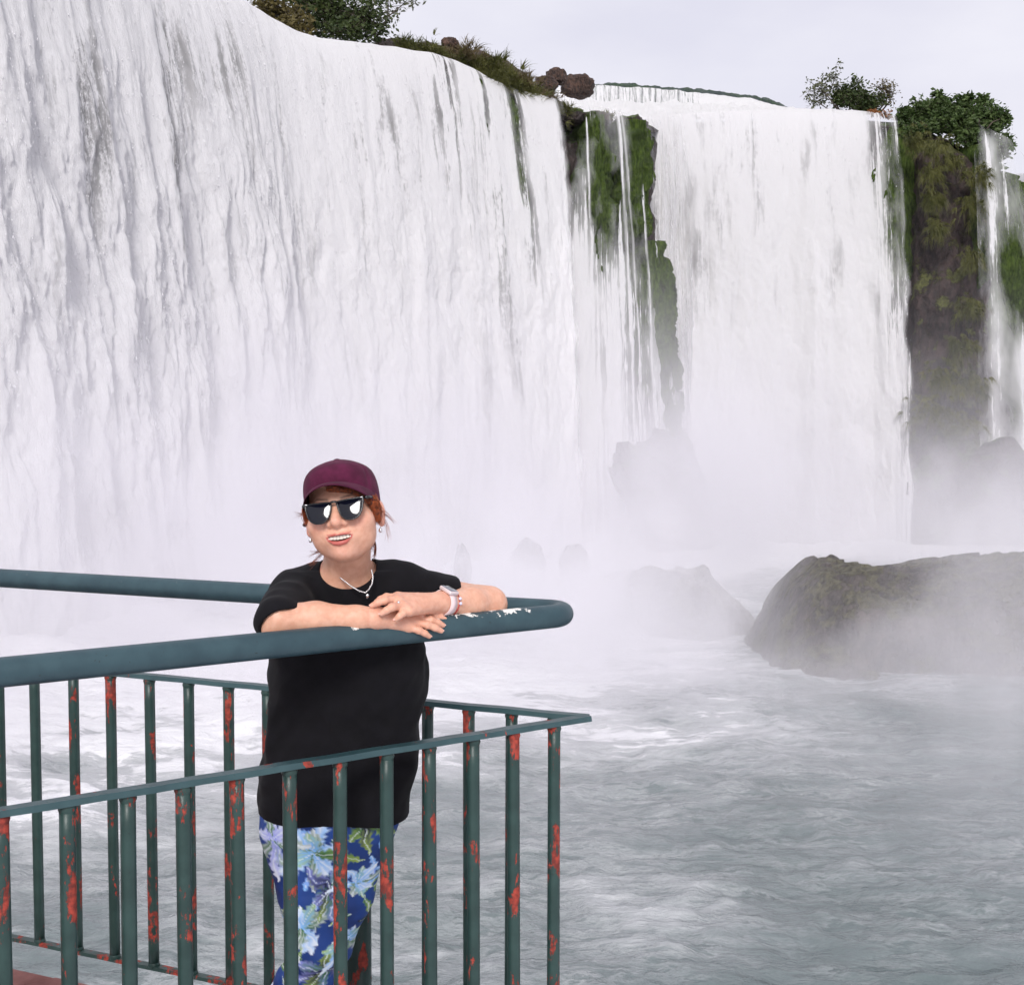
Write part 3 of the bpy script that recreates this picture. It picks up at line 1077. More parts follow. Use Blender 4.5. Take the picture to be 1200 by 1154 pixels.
# grassy crest of the island between the two falls
def build_crest():
    top = [(440, 48), (470, 46), (500, 50), (530, 56), (556, 60), (585, 68), (610, 82), (632, 100), (652, 116), (664, 124)]
    bot = [(440, 62), (470, 66), (500, 72), (530, 84), (556, 98), (585, 108), (610, 116), (632, 122), (652, 128), (664, 130)]
    px = np.linspace(440, 664, 140)
    ty = np.interp(px, *zip(*top))
    by = np.interp(px, *zip(*bot))
    n = 26
    V = np.zeros((len(px), n + 8, 3))
    for i, x in enumerate(px):
        P = rim(np.array([x]))[0]
        for j in range(n):
            q = j / (n - 1)
            Y = P[1] - 0.1 + 3.0 * q ** 1.5
            V[i, j] = at(x, by[i] + (ty[i] - by[i]) * math.sin(q * math.pi / 2), Y)
        for j in range(8):
            V[i, n + j] = V[i, n - 1] + np.array([0, 1.2 * (j + 1), -0.02 * (j + 1) ** 2])
    V[..., 2] += 0.35 * fbm(V[..., 0] * 0.9, V[..., 1] * 0.9, V[..., 2] * 0.9, 4)
    o = mesh_from('island_crest', V.reshape(-1, 3), grid_faces(len(px), n + 8), [M_CREST])
    tag(o, 'low rocky crest with grass between two falls', 'crest', kind='structure')


build_crest()
_cr = [(478, 50, 0.7, M_GRASS), (503, 56, 0.8, M_GRASS), (519, 62, 0.6, M_GRASS_DRY), (545, 56, 0.9, M_GRASS_DRY), (556, 74, 0.8, M_GRASS), (574, 72, 1.0, M_GRASS),
       (574, 92, 0.9, M_GRASS), (590, 84, 1.0, M_GRASS), (602, 100, 1.0, M_GRASS), (612, 92, 0.8, M_GRASS_DRY), (624, 106, 0.9, M_GRASS), (640, 112, 0.7, M_GRASS_DRY),
       (588, 98, 0.8, M_GRASS), (610, 108, 0.7, M_GRASS), (536, 68, 0.6, M_GRASS), (657, 122, 0.5, M_GRASS)]
_crl = ['olive grass tuft where the dark bush ends on the crest', 'olive grass tuft next to the small rounded rock', 'straw-coloured tuft at the water line below the small rounded rock',
        'straw-coloured tuft on the skyline beside the small rounded rock', 'olive tuft above the short narrow moss tongue', 'big olive tuft on the highest hump of the crest',
        'olive tuft overhanging the short narrow moss tongue', 'big olive tuft behind the top of the long moss strip', 'big olive tuft between the long moss strip and the dark end rock',
        'straw-coloured tuft on the skyline of the falling crest', 'olive tuft in front of the small dark rock ending the crest', 'straw-coloured tuft against the small dark rock ending the crest',
        'olive tuft right above the long moss strip', 'olive tuft at the water line beside the long moss strip', 'olive tuft at the water line between small rock and moss tongue',
        'small olive tuft at the rim where the rock spur begins']
for i, (px, py, sc, m) in enumerate(_cr):
    P = rim(np.array([px]))[0]
    dry = m is M_GRASS_DRY
    tuft(at(px, py + 6, P[1] - 0.2 + (0.6 if py < 80 else 0)), 0.85 * sc, 0.4, 620, 0.95 * sc,
         _crl[i], m, 0.45, i, 'grass tufts on the crest', width=0.024)
for px, py, Y, sz, lb, sd in (
        (652, 90, 76, (0.55, 0.5, 0.45), 'squared reddish rock on the crest above the rapids', 1.0),
        (677, 101, 80, (0.95, 0.7, 0.62), 'broad dark rock beside the reddish one above the rapids', 2.0),
        (640, 100, 74, (0.6, 0.5, 0.5), 'small dark rock at the end of the grassy crest', 3.0),
        (527, 53, 70, (0.45, 0.4, 0.35), 'small rounded dark rock among the grass tufts', 4.0)):
    boulder('rock', at(px, py, Y), sz, lb, 'rock', M_CREST, sd, sub=4, rough=0.4, flat=0.35)


for px, py, Y, sz, lb, sd in (
        (668, 133, 71.6, (0.75, 0.7, 0.45), 'flat dark rock at the upper corner of the spur', 6.0),
        (700, 136, 72.2, (0.8, 0.7, 0.4), 'wet rock lip on the middle of the spur', 7.0),
        (738, 143, 73.4, (0.9, 0.8, 0.5), 'dark rounded rock on the outer corner of the spur', 8.0)):
    boulder('rock', at(px, py + 4, Y), sz, lb, 'rock', M_ROCK, sd, sub=4, rough=0.4, flat=0.2)
tuft(at(660, 130, 71.3), 0.5, 0.25, 300, 0.5, 'short grass tuft on the upper corner of the spur', M_GRASS, 0.5, 91, 'grass tufts on the crest', width=0.02)
tuft(at(712, 138, 72.0), 0.4, 0.25, 360, 0.4, 'low green tuft between the rocks topping the spur', M_GRASS, 0.6, 92, 'grass tufts on the crest', width=0.02)


# low far bank upstream
def far_bank():
    px = np.linspace(690, 935, 160)
    top = np.interp(px, [690, 720, 800, 850, 880, 905, 922, 935], [100, 98, 104, 108.5, 112, 117, 125, 134]) - 1.2 * np.abs(fbm(px * 0.08, 1.0, 0.0, 4)) * 2.0
    V = []
    for q, dy in ((0, 0), (0.5, 0.5), (0.85, 1.2), (1.0, 2.2), (1.0, 8.0)):
        Y = 100 + dy
        V.append(np.array([at(a, 136 + (b - 136) * q, Y) for a, b in zip(px, top)]))
    V = np.array(V)
    V[..., 2] += 0.3 * fbm(V[..., 0] * 0.9, V[..., 1], V[..., 2] * 1.2, 4)
    o = mesh_from('far_bank', V.reshape(-1, 3), grid_faces(5, len(px), True), [M_BANK])
    tag(o, 'low dark green far bank above the rapids', 'bank', kind='structure')


M_BANK = make_rock('far_bank_cover', (0.02, 0.035, 0.035), (0.05, 0.08, 0.075), 0.3, (0.04, 0.075, 0.04), 1.2)
far_bank()

# plants on the right rim
shrub('shrub', at(985, 132, 82), [B(962, 104, 82, 24, 20), B(978, 92, 82, 18, 16), B(955, 118, 82, 18, 10)], 900, 0.15, M_LEAF_PALE,
      'thin pale sapling with open leaves on the rim of the dense fall', seed=11, sparse=0.35, twig=0.016)
shrub('tree', at(1003, 134, 82), [B(1000, 108, 82, 20, 16), B(1012, 118, 81.6, 30, 15), B(990, 112, 82, 18, 16)], 2800, 0.16, M_LEAF_DARK,
      'small rounded dark tree on the rim between sapling and twiggy bush', 'tree', seed=12)
shrub('shrub', at(1032, 132, 82), [B(1034, 104, 82, 20, 14), B(1042, 112, 82, 16, 16)], 900, 0.11, M_LEAF_BROWN,
      'twiggy almost bare bush beside the small rounded tree', seed=13, sparse=0.5, twig=0.02)
shrub('shrub', at(1038, 137, 80.5), [B(1034, 134, 80.4, 16, 5), B(1022, 133, 80.6, 10, 4)], 420, 0.11, M_ORANGE, 'low orange-leaved shrub at the edge of the dense fall', seed=14)
shrub('shrub', at(1088, 160, 79), [B(1072, 138, 79.5, 20, 16), B(1092, 130, 79.5, 28, 18), B(1112, 140, 79, 30, 22), B(1075, 152, 78.6, 24, 10), B(1060, 134, 79.4, 13, 8), B(1124, 119, 79.2, 11, 8), B(1098, 114, 79.4, 9, 7)], 5200, 0.21, M_LEAF_MID,
      'leafy green bush topping the brown rock column', seed=15)
shrub('shrub', at(1140, 170, 79), [B(1138, 140, 79.5, 32, 24), B(1158, 146, 79, 22, 22), B(1168, 172, 78.5, 18, 24), B(1164, 205, 78.2, 16, 20), B(1172, 235, 78.6, 12, 22), B(1168, 262, 78.8, 10, 16), B(1140, 162, 78.6, 26, 14), B(1152, 119, 79.4, 10, 8), B(1176, 138, 79, 8, 9), B(1180, 168, 78.6, 7, 10), B(1134, 113, 79.4, 7, 6)], 6400, 0.21, M_LEAF_MID,
      'big dark bush drooping over the outer side of the brown rock column', seed=16)
shrub('shrub', at(1196, 292, 86), [B(1192, 284, 85.5, 14, 8), B(1215, 280, 86, 20, 9)], 500, 0.16, M_LEAF_DARK, 'low bush on the ledge by the far waterfall', seed=17)

_cl = [  # px, py, out, size, n, length, wording
    (1072, 165, 1.4, 0.9, 500, 0.7, 'tuft of grass on top of the brown rock column under the leafy bush'),
    (1100, 172, 1.6, 1.0, 500, 0.7, 'wide tuft of grass along the top edge of the brown rock column'),
    (1092, 205, 1.7, 0.7, 420, 0.8, 'hanging clump of grass just below the top of the brown rock column'),
    (1094, 232, 1.6, 0.6, 360, 0.9, 'long hanging clump of grass high on the brown rock column'),
    (1095, 268, 1.6, 0.7, 420, 0.8, 'hanging clump of grass halfway down the brown rock column'),
    (1118, 190, 1.7, 0.5, 300, 0.6, 'small hanging tuft near the top of the brown rock column'),
    (1148, 205, 1.8, 0.9, 460, 0.9, 'thick grass curtain under the drooping bush'),
    (1142, 240, 1.8, 0.8, 420, 0.9, 'hanging grass on the outer shoulder of the brown rock column'),
    (1140, 300, 1.9, 0.8, 420, 0.8, 'fringe of grass along the outer edge of the brown rock column'),
    (1136, 360, 2.0, 0.9, 460, 0.8, 'grass clump low on the outer edge of the brown rock column'),
    (1124, 405, 2.3, 1.0, 520, 0.9, 'bright fern clump at the base of the brown rock column'),
    (1105, 440, 2.6, 1.2, 560, 0.9, 'broad fern mound at the misty base of the brown rock column'),
    (1135, 450, 2.6, 1.2, 560, 0.9, 'dark fern mound beside the narrow veil of water'),
    (1088, 480, 3.0, 1.3, 520, 0.9, 'mossy fern slope fading into the spray under the brown rock column'),
    (1122, 495, 3.0, 1.2, 480, 0.9, 'pale misty fern patch below the broad fern mound'),
]
for i, (px, py, o_, sz, n, L, lb) in enumerate(_cl):
    P = rim(np.array([px]))[0]
    Y = P[1] - o_
    tuft(at(px, py, Y), 0.85 * sz, 0.7 * sz, n * 3, L * 0.6, lb, M_GRASS, 0.95, 40 + i, 'grass and ferns on the brown rock column', lean=(0, -0.7, 0.35), width=0.02)

# ------------------------------------------------------------------ walkway and railing
Z_DECK, Z_TOP, Z_MID, Z_LOW = 5.28, 6.53, 6.25, 5.33
TIP = np.array([0.2, 3.375])
DN = np.array([-1.02, 2.52]) - TIP
DN /= np.linalg.norm(DN)
DF = np.array([-1.711, 4.215]) - TIP
DF /= np.linalg.norm(DF)


def make_paint(name, c1, c2, red_lo, red_hi, white=0.0, scale=9.0):
    """Old green gloss paint, chipped down to red primer (and to pale bare patches on the handrail)."""
    t = NT(name)
    p = t.pos()
    big = t.noise(p, scale, 6, 0.68, mapping=(2.2, 2.2, 0.7), dist=0.2)
    edge = t.noise(p, scale * 7, 3, 0.6)
    spots = t.noise(p, 120.0, 2, 0.5)
    m = t.math('MULTIPLY_ADD', edge, 0.10, big)
    col = t.mix(t.ramp(t.noise(p, 14, 4), 0.3, 0.7), c1, c2)
    col = t.mix(t.ramp(spots, 0.70, 0.76, 0, 0.7), col, (0.012, 0.018, 0.018))
    rough = 0.42
    h = t.math('MULTIPLY', t.noise(p, 60, 4, 0.6), 0.4)
    if red_lo < 1:
        # worn more towards the welds at the top of each bar
        z = t.n('ShaderNodeSeparateXYZ', {0: p}).outputs[2]
        top = t.math('MULTIPLY', t.ramp(z, Z_MID - 0.14, Z_MID - 0.01), 0.06)
        red = t.ramp(t.math('ADD', m, top), red_lo, red_hi)
        rc = t.mix(t.ramp(edge, 0.35, 0.7), (0.13, 0.018, 0.012), (0.36, 0.045, 0.026))
        col = t.mix(red, col, rc)
        h = t.math('SUBTRACT', h, t.math('MULTIPLY', red, 0.8))
        rough = t.ramp(red, 0, 1, 0.42, 0.75)
    if white > 0:
        nz = t.n('ShaderNodeSeparateXYZ', {0: t.n('ShaderNodeNewGeometry').outputs['Normal']}).outputs[2]
        wn_ = t.noise(p, 26, 5, 0.65)
        band = t.attr('wear')
        f = t.math('ADD', t.math('MULTIPLY_ADD', nz, 0.30, wn_), band)
        w = t.ramp(f, 1.02, 1.05)
        chips = t.ramp(t.noise(p, 75, 3, 0.6), 0.735, 0.755)
        w = t.math('MAXIMUM', w, t.math('MULTIPLY', chips, t.ramp(nz, 0.1, 0.5)))
        col = t.mix(w, col, (0.72, 0.71, 0.68))
        h = t.math('SUBTRACT', h, w)
    return t.done(t.bsdf(col, rough, t.bump(h, 0.5, 0.004), 0.5))


M_RAIL = make_paint('handrail_paint', (0.020, 0.050, 0.064), (0.031, 0.070, 0.085), 2, 2, 1.0)
M_BAR = make_paint('bar_paint', (0.011, 0.034, 0.030), (0.020, 0.052, 0.046), 0.615, 0.645)
M_LOWBAR = make_paint('low_bar_paint', (0.011, 0.034, 0.030), (0.020, 0.052, 0.046), 0.58, 0.62)
M_MIDBAR = make_paint('mid_bar_paint', (0.022, 0.056, 0.064), (0.034, 0.078, 0.086), 0.74, 0.76)


def lin(t, d, z):
    q = TIP + np.asarray(d) * t
    return np.array([q[0], q[1], z])


def build_railing():
    root = empty('railing', lin(1.0, DN, Z_DECK))
    # top rail: pipe with a rounded bend at the tip
    half = math.acos(float(DN @ DF)) / 2
    bis = DN + DF
    bis /= np.linalg.norm(bis)
    r = 0.066
    L = r / math.tan(half)
    ctr = TIP + bis * r / math.sin(half)
    a0, a1 = TIP + DN * L - ctr, TIP + DF * L - ctr
    th0, th1 = math.atan2(a0[1], a0[0]), math.atan2(a1[1], a1[0])
    if th1 < th0:
        th1 += 2 * math.pi
    if th1 - th0 > math.pi:
        th0 += 2 * math.pi
    arcp = [ctr + r * np.array([math.cos(a), math.sin(a)]) for a in np.linspace(th0, th1, 22)]
    near = [TIP + DN * t for t in np.linspace(4.2, L + 0.01, 130)]
    far = [TIP + DF * t for t in np.linspace(L + 0.01, 4.6, 90)]
    pts = np.array(near + arcp + far)
    p3 = np.concatenate([pts, np.full((len(pts), 1), Z_TOP)], 1)
    v, f = tube(p3, 0.0305, 24)
    tt = np.array([np.dot(q - TIP, DN) if i < len(near) else -1 for i, q in enumerate(pts)])
    wear = np.where((tt > 0.18) & (tt < 0.72), 0.24, np.where(tt < 0, 0.03, 0.0)) - 0.02
    wear = np.concatenate([np.repeat(wear, 24), [0, 0]])
    child('top_rail', v, f, M_RAIL, root, attrs={'wear': wear})

    # flat bars: mid rail meets in a sharp point, low rail stays short of it
    def flat(z, w, h, t0, tend_n, tend_f, mat, name):
        V, F = [], []
        for d, tend in ((DN, tend_n), (DF, tend_f)):
            nrm = np.array([-d[1], d[0]])
            prof = [(-w, -h), (-w * 0.85, h * 0.85), (w * 0.85, h), (w, -h * 0.8)]
            o = len(V)
            ts = np.linspace(t0, tend, 40)
            for t in ts:
                c = TIP + d * t
                for a, b in prof:
                    V.append([c[0] + nrm[0] * a, c[1] + nrm[1] * a, z + b + 0.0008 * math.sin(t * 31 + b * 90)])
            for i in range(len(ts) - 1):
                for j in range(4):
                    k = (j + 1) % 4
                    F.append((o + i * 4 + j, o + i * 4 + k, o + i * 4 + 4 + k, o + i * 4 + 4 + j))
            F.append((o, o + 1, o + 2, o + 3))
            e = o + (len(ts) - 1) * 4
            F.append((e + 3, e + 2, e + 1, e))
        child(name, np.array(V), np.array(F), mat, root, smooth=False)
    flat(Z_MID, 0.021, 0.0075, 0.0, 4.2, 4.6, M_MIDBAR, 'mid_rail')
    flat(Z_LOW, 0.016, 0.006, 0.02, 4.2, 4.6, M_LOWBAR, 'bottom_rail')

    # bars
    me = None
    tn = [0.113 + 0.1247 * k for k in range(28)]
    k_f = [0, 1, 2, 3, 7, 8, 9, 10, 11, 12, 13, 14, 24]
    t_f = [0.095, 0.224, 0.35, 0.481, 1.017, 1.156, 1.302, 1.449, 1.604, 1.757, 1.918, 2.073, 3.6]
    tf = [float(np.interp(k, k_f, t_f)) for k in range(25)]
    rb = 0.0165
    zz = np.linspace(Z_LOW + 0.005, Z_MID - 0.006, 14)
    v, f = tube([(0, 0, z - Z_LOW) for z in zz], rb, 16)
    # weld bead at each end
    for zc in (0.008, Z_MID - Z_LOW - 0.014):
        vb, fb = tube([(0, 0, zc - 0.008), (0, 0, zc), (0, 0, zc + 0.008)], [rb * 1.0, rb * 1.16, rb * 1.0], 16, False)
        v, f = merge([(v, f), (vb, fb)])
    for d, ts in ((DN, tn), (DF, tf)):
        for t in ts:
            q = lin(t, d, Z_LOW)
            if me is None:
                o = mesh_from('baluster', v, f, [M_BAR], root)
                me = o.data
            else:
                o = bpy.data.objects.new('baluster', me)
                COL.objects.link(o)
                o.parent = root
            o.location = Vector(q) - root.location
            o.rotation_euler = (R(random.uniform(-0.25, 0.25)), R(random.uniform(-0.25, 0.25)), random.uniform(0, 6.28))
    # stout posts carrying the handrail
    for d, t in ((DF, 0.712), (DN, 2.1), (DF, 2.9)):
        b = lin(t, d, Z_DECK - 0.22)
        v, f = tube([b, b + [0, 0, 0.6], b + [0, 0, Z_TOP - 0.03 - b[2]]], 0.043, 20)
        child('post', v, f, M_BAR, root)
    tag(root, 'chipped green steel railing with round handrail and thin bars, red primer showing', 'railing')


build_railing()


def make_plank_mat():
    t = NT('red_deck')
    p = t.pos()
    g = t.noise(p, 6, 6, 0.65)
    c = t.mix(t.ramp(g, 0.3, 0.7), (0.13, 0.045, 0.04), (0.25, 0.105, 0.095))
    return t.done(t.bsdf(c, 0.6, t.bump(t.noise(p, 40, 4), 0.5, 0.004), 0.4))


M_PLANK = make_plank_mat()
M_STEEL = simple('dark_steel', (0.03, 0.035, 0.035), 0.6, var=0.3)


def build_walkway():
    root = empty('walkway', lin(2.0, (DN + DF) / 2, Z_DECK))
    nrm = np.array([DN[1], -DN[0]])
    if nrm @ DF < 0:
        nrm = -nrm
    inset = 0.10
    fn = np.array([-DF[1], DF[0]])
    if fn @ DN < 0:
        fn = -fn
    w = 0.20
    j = 0
    s = 0.06
    while s < 3.4:
        s1 = s + w - 0.008

        def t_at(off):   # where the far edge (inset) crosses this line
            # (DN t + nrm off) . fn = inset
            return max(0.05, (inset - off * (nrm @ fn)) / (DN @ fn))
        ta, tb = t_at(s), t_at(s1)
        te = 4.3
        if max(ta, tb) < te - 0.2:
            q = [TIP + DN * ta + nrm * s, TIP + DN * te + nrm * s, TIP + DN * te + nrm * s1, TIP + DN * tb + nrm * s1]
            dz = 0.002 * math.sin(j * 2.3)
            top = [(x[0], x[1], Z_DECK + dz) for x in q]
            bot = [(x[0], x[1], Z_DECK - 0.04 + dz) for x in q]
            child('plank', np.array(top + bot), np.array([[0, 1, 2, 3], [7, 6, 5, 4], [0, 4, 5, 1], [1, 5, 6, 2], [2, 6, 7, 3], [3, 7, 4, 0]]),
                  M_PLANK, root, smooth=False)
        s += w
        j += 1
    for t in (0.75, 1.7, 2.7, 3.7):
        a = TIP + DN * t + DF * 0.12
        b = TIP + DF * t + DN * 0.12
        v, f = tube([(a[0], a[1], Z_DECK - 0.09), (b[0], b[1], Z_DECK - 0.09)], 0.045, 4)
        child('beam', v, f, M_STEEL, root, smooth=False)
        if t > 1:
            c = (a + b) / 2
            v, f = tube([(c[0], c[1], -3.0), (c[0], c[1], Z_DECK - 0.13)], 0.16, 14)
            child('support_post', v, f, M_STEEL, root)
    tag(root, 'red planked viewing walkway under the woman', 'walkway', kind='structure')


build_walkway()

# ------------------------------------------------------------------ the woman
class Field:
    """Signed distance field on a grid; shapes are blended in, the zero surface is meshed by surface nets."""

    def __init__(self, lo, hi, h):
        self.lo = np.asarray(lo, float)
        self.h = h
        self.n = np.ceil((np.asarray(hi, float) - self.lo) / h).astype(int) + 1
        self.a = np.full(self.n, 1.0, np.float32)

    def sub(self, lo, hi):
        i0 = np.clip(np.floor((np.asarray(lo) - self.lo) / self.h).astype(int), 0, self.n)
        i1 = np.clip(np.ceil((np.asarray(hi) - self.lo) / self.h).astype(int) + 1, 0, self.n)
        sl = tuple(slice(a, b) for a, b in zip(i0, i1))
        ax = [(self.lo[k] + self.h * np.arange(i0[k], i1[k])).astype(np.float32) for k in range(3)]
        X, Y, Z = np.meshgrid(*ax, indexing='ij')
        return sl, X, Y, Z

    def apply(self, lo, hi, fn, k=0.0, op='union'):
        m = k + 0.012
        sl, X, Y, Z = self.sub(np.asarray(lo) - m, np.asarray(hi) + m)
        if X.size == 0:
            return
        d = fn(X, Y, Z).astype(np.float32)
        a = self.a[sl]
        if op == 'cut':
            d = -d
        if k > 0:
            if op == 'union':
                t = np.clip(0.5 + 0.5 * (a - d) / k, 0, 1)
                r = a + (d - a) * t - k * t * (1 - t)
            else:
                t = np.clip(0.5 - 0.5 * (a - d) / k, 0, 1)
                r = a + (d - a) * t + k * t * (1 - t)
        else:
            r = np.minimum(a, d) if op == 'union' else np.maximum(a, d)
        self.a[sl] = r

    def cone(self, a, b, ra, rb, k=0.01, op='union', flat=None):
        a, b = np.asarray(a, float), np.asarray(b, float)
        rm = max(ra, rb)
        self.apply(np.minimum(a, b) - rm, np.maximum(a, b) + rm, lambda X, Y, Z: d_cone(X, Y, Z, a, b, ra, rb), k, op)

    def chain(self, pts, rads, k=0.008, op='union'):
        for i in range(len(pts) - 1):
            self.cone(pts[i], pts[i + 1], rads[i], rads[i + 1], k, op)

    def mesh(self):
        a = self.a
        s = a < 0
        c = s[:-1, :-1, :-1].astype(np.int8)
        for d in ((1, 0, 0), (0, 1, 0), (0, 0, 1), (1, 1, 0), (1, 0, 1), (0, 1, 1), (1, 1, 1)):
            c += s[d[0]:s.shape[0] - 1 + d[0], d[1]:s.shape[1] - 1 + d[1], d[2]:s.shape[2] - 1 + d[2]]
        act = np.argwhere((c > 0) & (c < 8))
        I = np.full(c.shape, -1, np.int32)
        I[act[:, 0], act[:, 1], act[:, 2]] = np.arange(len(act))
        cor = [(i, j, k) for i in (0, 1) for j in (0, 1) for k in (0, 1)]
        val = {q: a[act[:, 0] + q[0], act[:, 1] + q[1], act[:, 2] + q[2]] for q in cor}
        P = np.zeros((len(act), 3))
        W = np.zeros(len(act))
        for q in cor:
            for ax in range(3):
                if q[ax] == 0:
                    q2 = list(q)
                    q2[ax] = 1
                    q2 = tuple(q2)
                    v0, v1 = val[q], val[q2]
                    m = (v0 < 0) != (v1 < 0)
                    t = np.where(m, v0 / np.where(m, v0 - v1, 1), 0)
                    pos = np.tile(np.array(q, float), (len(act), 1))
                    pos[:, ax] = t
                    P += pos * m[:, None]
                    W += m
        V = self.lo + self.h * (act + P / np.maximum(W, 1)[:, None])
        F = []
        for ax in range(3):
            b, c_ = [(1, 2), (2, 0), (0, 1)][ax]
            sl0 = [slice(1, -1)] * 3
            sl1 = [slice(1, -1)] * 3
            sl0[ax] = slice(0, -1)
            sl1[ax] = slice(1, None)
            s0, s1 = s[tuple(sl0)], s[tuple(sl1)]
            e = np.argwhere(s0 != s1)
            fl = s0[e[:, 0], e[:, 1], e[:, 2]]
            off = np.ones(3, int)
            off[ax] = 0
            e = e + off
            q = []
            for db, dc in ((0, 0), (-1, 0), (-1, -1), (0, -1)):
                w = e.copy()
                w[:, b] += db
                w[:, c_] += dc
                q.append(I[w[:, 0], w[:, 1], w[:, 2]])
            q = np.stack(q, -1)
            q[~fl] = q[~fl][:, ::-1]
            F.append(q)
        F = np.concatenate(F)
        return V, F[(F >= 0).all(1)]


def d_cone(X, Y, Z, a, b, ra, rb):
    ab = b - a
    l2 = float(ab @ ab) + 1e-12
    t = np.clip(((X - a[0]) * ab[0] + (Y - a[1]) * ab[1] + (Z - a[2]) * ab[2]) / l2, 0, 1)
    return np.sqrt((X - a[0] - t * ab[0]) ** 2 + (Y - a[1] - t * ab[1]) ** 2 + (Z - a[2] - t * ab[2]) ** 2) - (ra + (rb - ra) * t)


def d_ell(X, Y, Z, c, r):
    x, y, z = (X - c[0]) / r[0], (Y - c[1]) / r[1], (Z - c[2]) / r[2]
    k0 = np.sqrt(x * x + y * y + z * z)
    k1 = np.sqrt((x / r[0]) ** 2 + (y / r[1]) ** 2 + (z / r[2]) ** 2) + 1e-9
    return k0 * (k0 - 1.0) / k1


def smin(a, b, k):
    t = np.clip(0.5 + 0.5 * (a - b) / k, 0, 1)
    return a + (b - a) * t - k * t * (1 - t)


def smax(a, b, k):
    return -smin(-a, -b, k)


# --- head frame: local x to the viewer's right, face towards -y, z up, origin between the ears at eye level
HEAD_O = at(402, 597, 3.09)
HM = Matrix.Rotation(R(-8.5), 3, 'Y') @ Matrix.Rotation(R(-2.5), 3, 'Z') @ Matrix.Rotation(R(-5), 3, 'X')
HMn = np.array(HM)
HS = 1.0


def head_to_world(p):
    return np.asarray(p) @ HMn.T * HS + HEAD_O


def world_to_head(X, Y, Z):
    x, y, z = (X - HEAD_O[0]) / HS, (Y - HEAD_O[1]) / HS, (Z - HEAD_O[2]) / HS
    i = HMn.T
    return (i[0, 0] * x + i[0, 1] * y + i[0, 2] * z, i[1, 0] * x + i[1, 1] * y + i[1, 2] * z, i[2, 0] * x + i[2, 1] * y + i[2, 2] * z)


UP_LIP = [(-0.037, -0.0880, -0.0530), (-0.025, -0.0960, -0.0600), (-0.009, -0.1000, -0.0610), (0.0, -0.1000, -0.0622), (0.009, -0.1000, -0.0610), (0.025, -0.0960, -0.0600), (0.037, -0.0880, -0.0530)]
UP_R = [0.0012, 0.0024, 0.0033, 0.0030, 0.0033, 0.0024, 0.0012]
LO_LIP = [(-0.037, -0.0880, -0.0535), (-0.027, -0.0945, -0.0695), (-0.013, -0.0985, -0.0790), (0.0, -0.0995, -0.0812), (0.013, -0.0985, -0.0790), (0.027, -0.0945, -0.0695), (0.037, -0.0880, -0.0535)]
LO_R = [0.0012, 0.0036, 0.0056, 0.0062, 0.0056, 0.0036, 0.0012]


def d_lips(x, y, z):
    d = np.full(x.shape, 1.0, np.float32)
    for P, Rr in ((UP_LIP, UP_R), (LO_LIP, LO_R)):
        for i in range(len(P) - 1):
            d = np.minimum(d, d_cone(x, y, z, np.array(P[i]), np.array(P[i + 1]), Rr[i], Rr[i + 1]))
    return d


def d_head(x, y, z):
    ax = np.abs(x)
    d = d_ell(x, y, z, (0, 0.012, 0.03), (0.079, 0.098, 0.085))
    d = smin(d, d_ell(x, y, z, (0, -0.026, -0.033), (0.0740, 0.066, 0.072)), 0.03)
    d = smin(d, d_ell(ax, y, z, (0.048, -0.055, -0.035), (0.032, 0.035, 0.029)), 0.018)       # cheeks
    d = smin(d, d_ell(ax, y, z, (0.044, -0.026, -0.071), (0.028, 0.043, 0.032)), 0.028)       # jaw
    d = smin(d, d_ell(x, y, z, (0, -0.068, -0.101), (0.025, 0.024, 0.018)), 0.022)            # chin
    d = smin(d, d_ell(x, y, z, (0, -0.026, -0.100), (0.040, 0.045, 0.024)), 0.03)             # soft underside
    d = smin(d, d_ell(x, y, z, (0, -0.074, 0.020), (0.052, 0.020, 0.016)), 0.022)             # brow
    d = smin(d, d_ell(x, y, z, (0, -0.072, -0.066), (0.042, 0.028, 0.026)), 0.022)             # mouth mound
    d = smax(d, -d_ell(ax, y, z, (0.036, -0.102, -0.002), (0.020, 0.016, 0.013)), 0.016)      # eye hollows
    # nose
    nb = d_cone(x, y, z, np.array((0, -0.088, 0.006)), np.array((0, -0.110, -0.030)), 0.0085, 0.0138)
    d = smin(d, nb, 0.012)
    d = smin(d, d_ell(ax, y, z, (0.0165, -0.0985, -0.0345), (0.0098, 0.0125, 0.0092)), 0.006)
    d = smax(d, -d_ell(ax, y, z, (0.0085, -0.106, -0.0440), (0.0050, 0.0064, 0.0050)), 0.003)  # nostrils
    # mouth: open smile
    d = smin(d, d_lips(x, y, z), 0.004)
    op = d_ell(x, y + 1.2 * x * x, z - 2.0 * x * x, (0, -0.101, -0.0700), (0.0345, 0.016, 0.0068))
    d = smax(d, -op, 0.002)
    # ears
    ex, ey, ez = ax - 0.0885, y - 0.004, z + 0.018
    c_, s_ = math.cos(0.45), math.sin(0.45)
    er, eo = c_ * ex - s_ * ey, s_ * ex + c_ * ey
    e = d_ell(er, eo, ez, (0, 0, 0), (0.0072, 0.018, 0.028))
    e = smin(e, d_ell(er, eo, ez, (0.002, -0.004, -0.026), (0.0062, 0.010, 0.011)), 0.008)
    e = smax(e, -d_ell(er, eo, ez, (0.009, -0.002, 0.002), (0.006, 0.012, 0.018)), 0.004)
    d = smin(d, e, 0.008)
    return d


woman = empty('person', (at(385, 1000, 3.2)[0], 3.2, Z_DECK))


def J(px, py, Y):
    return at(px, py, Y)


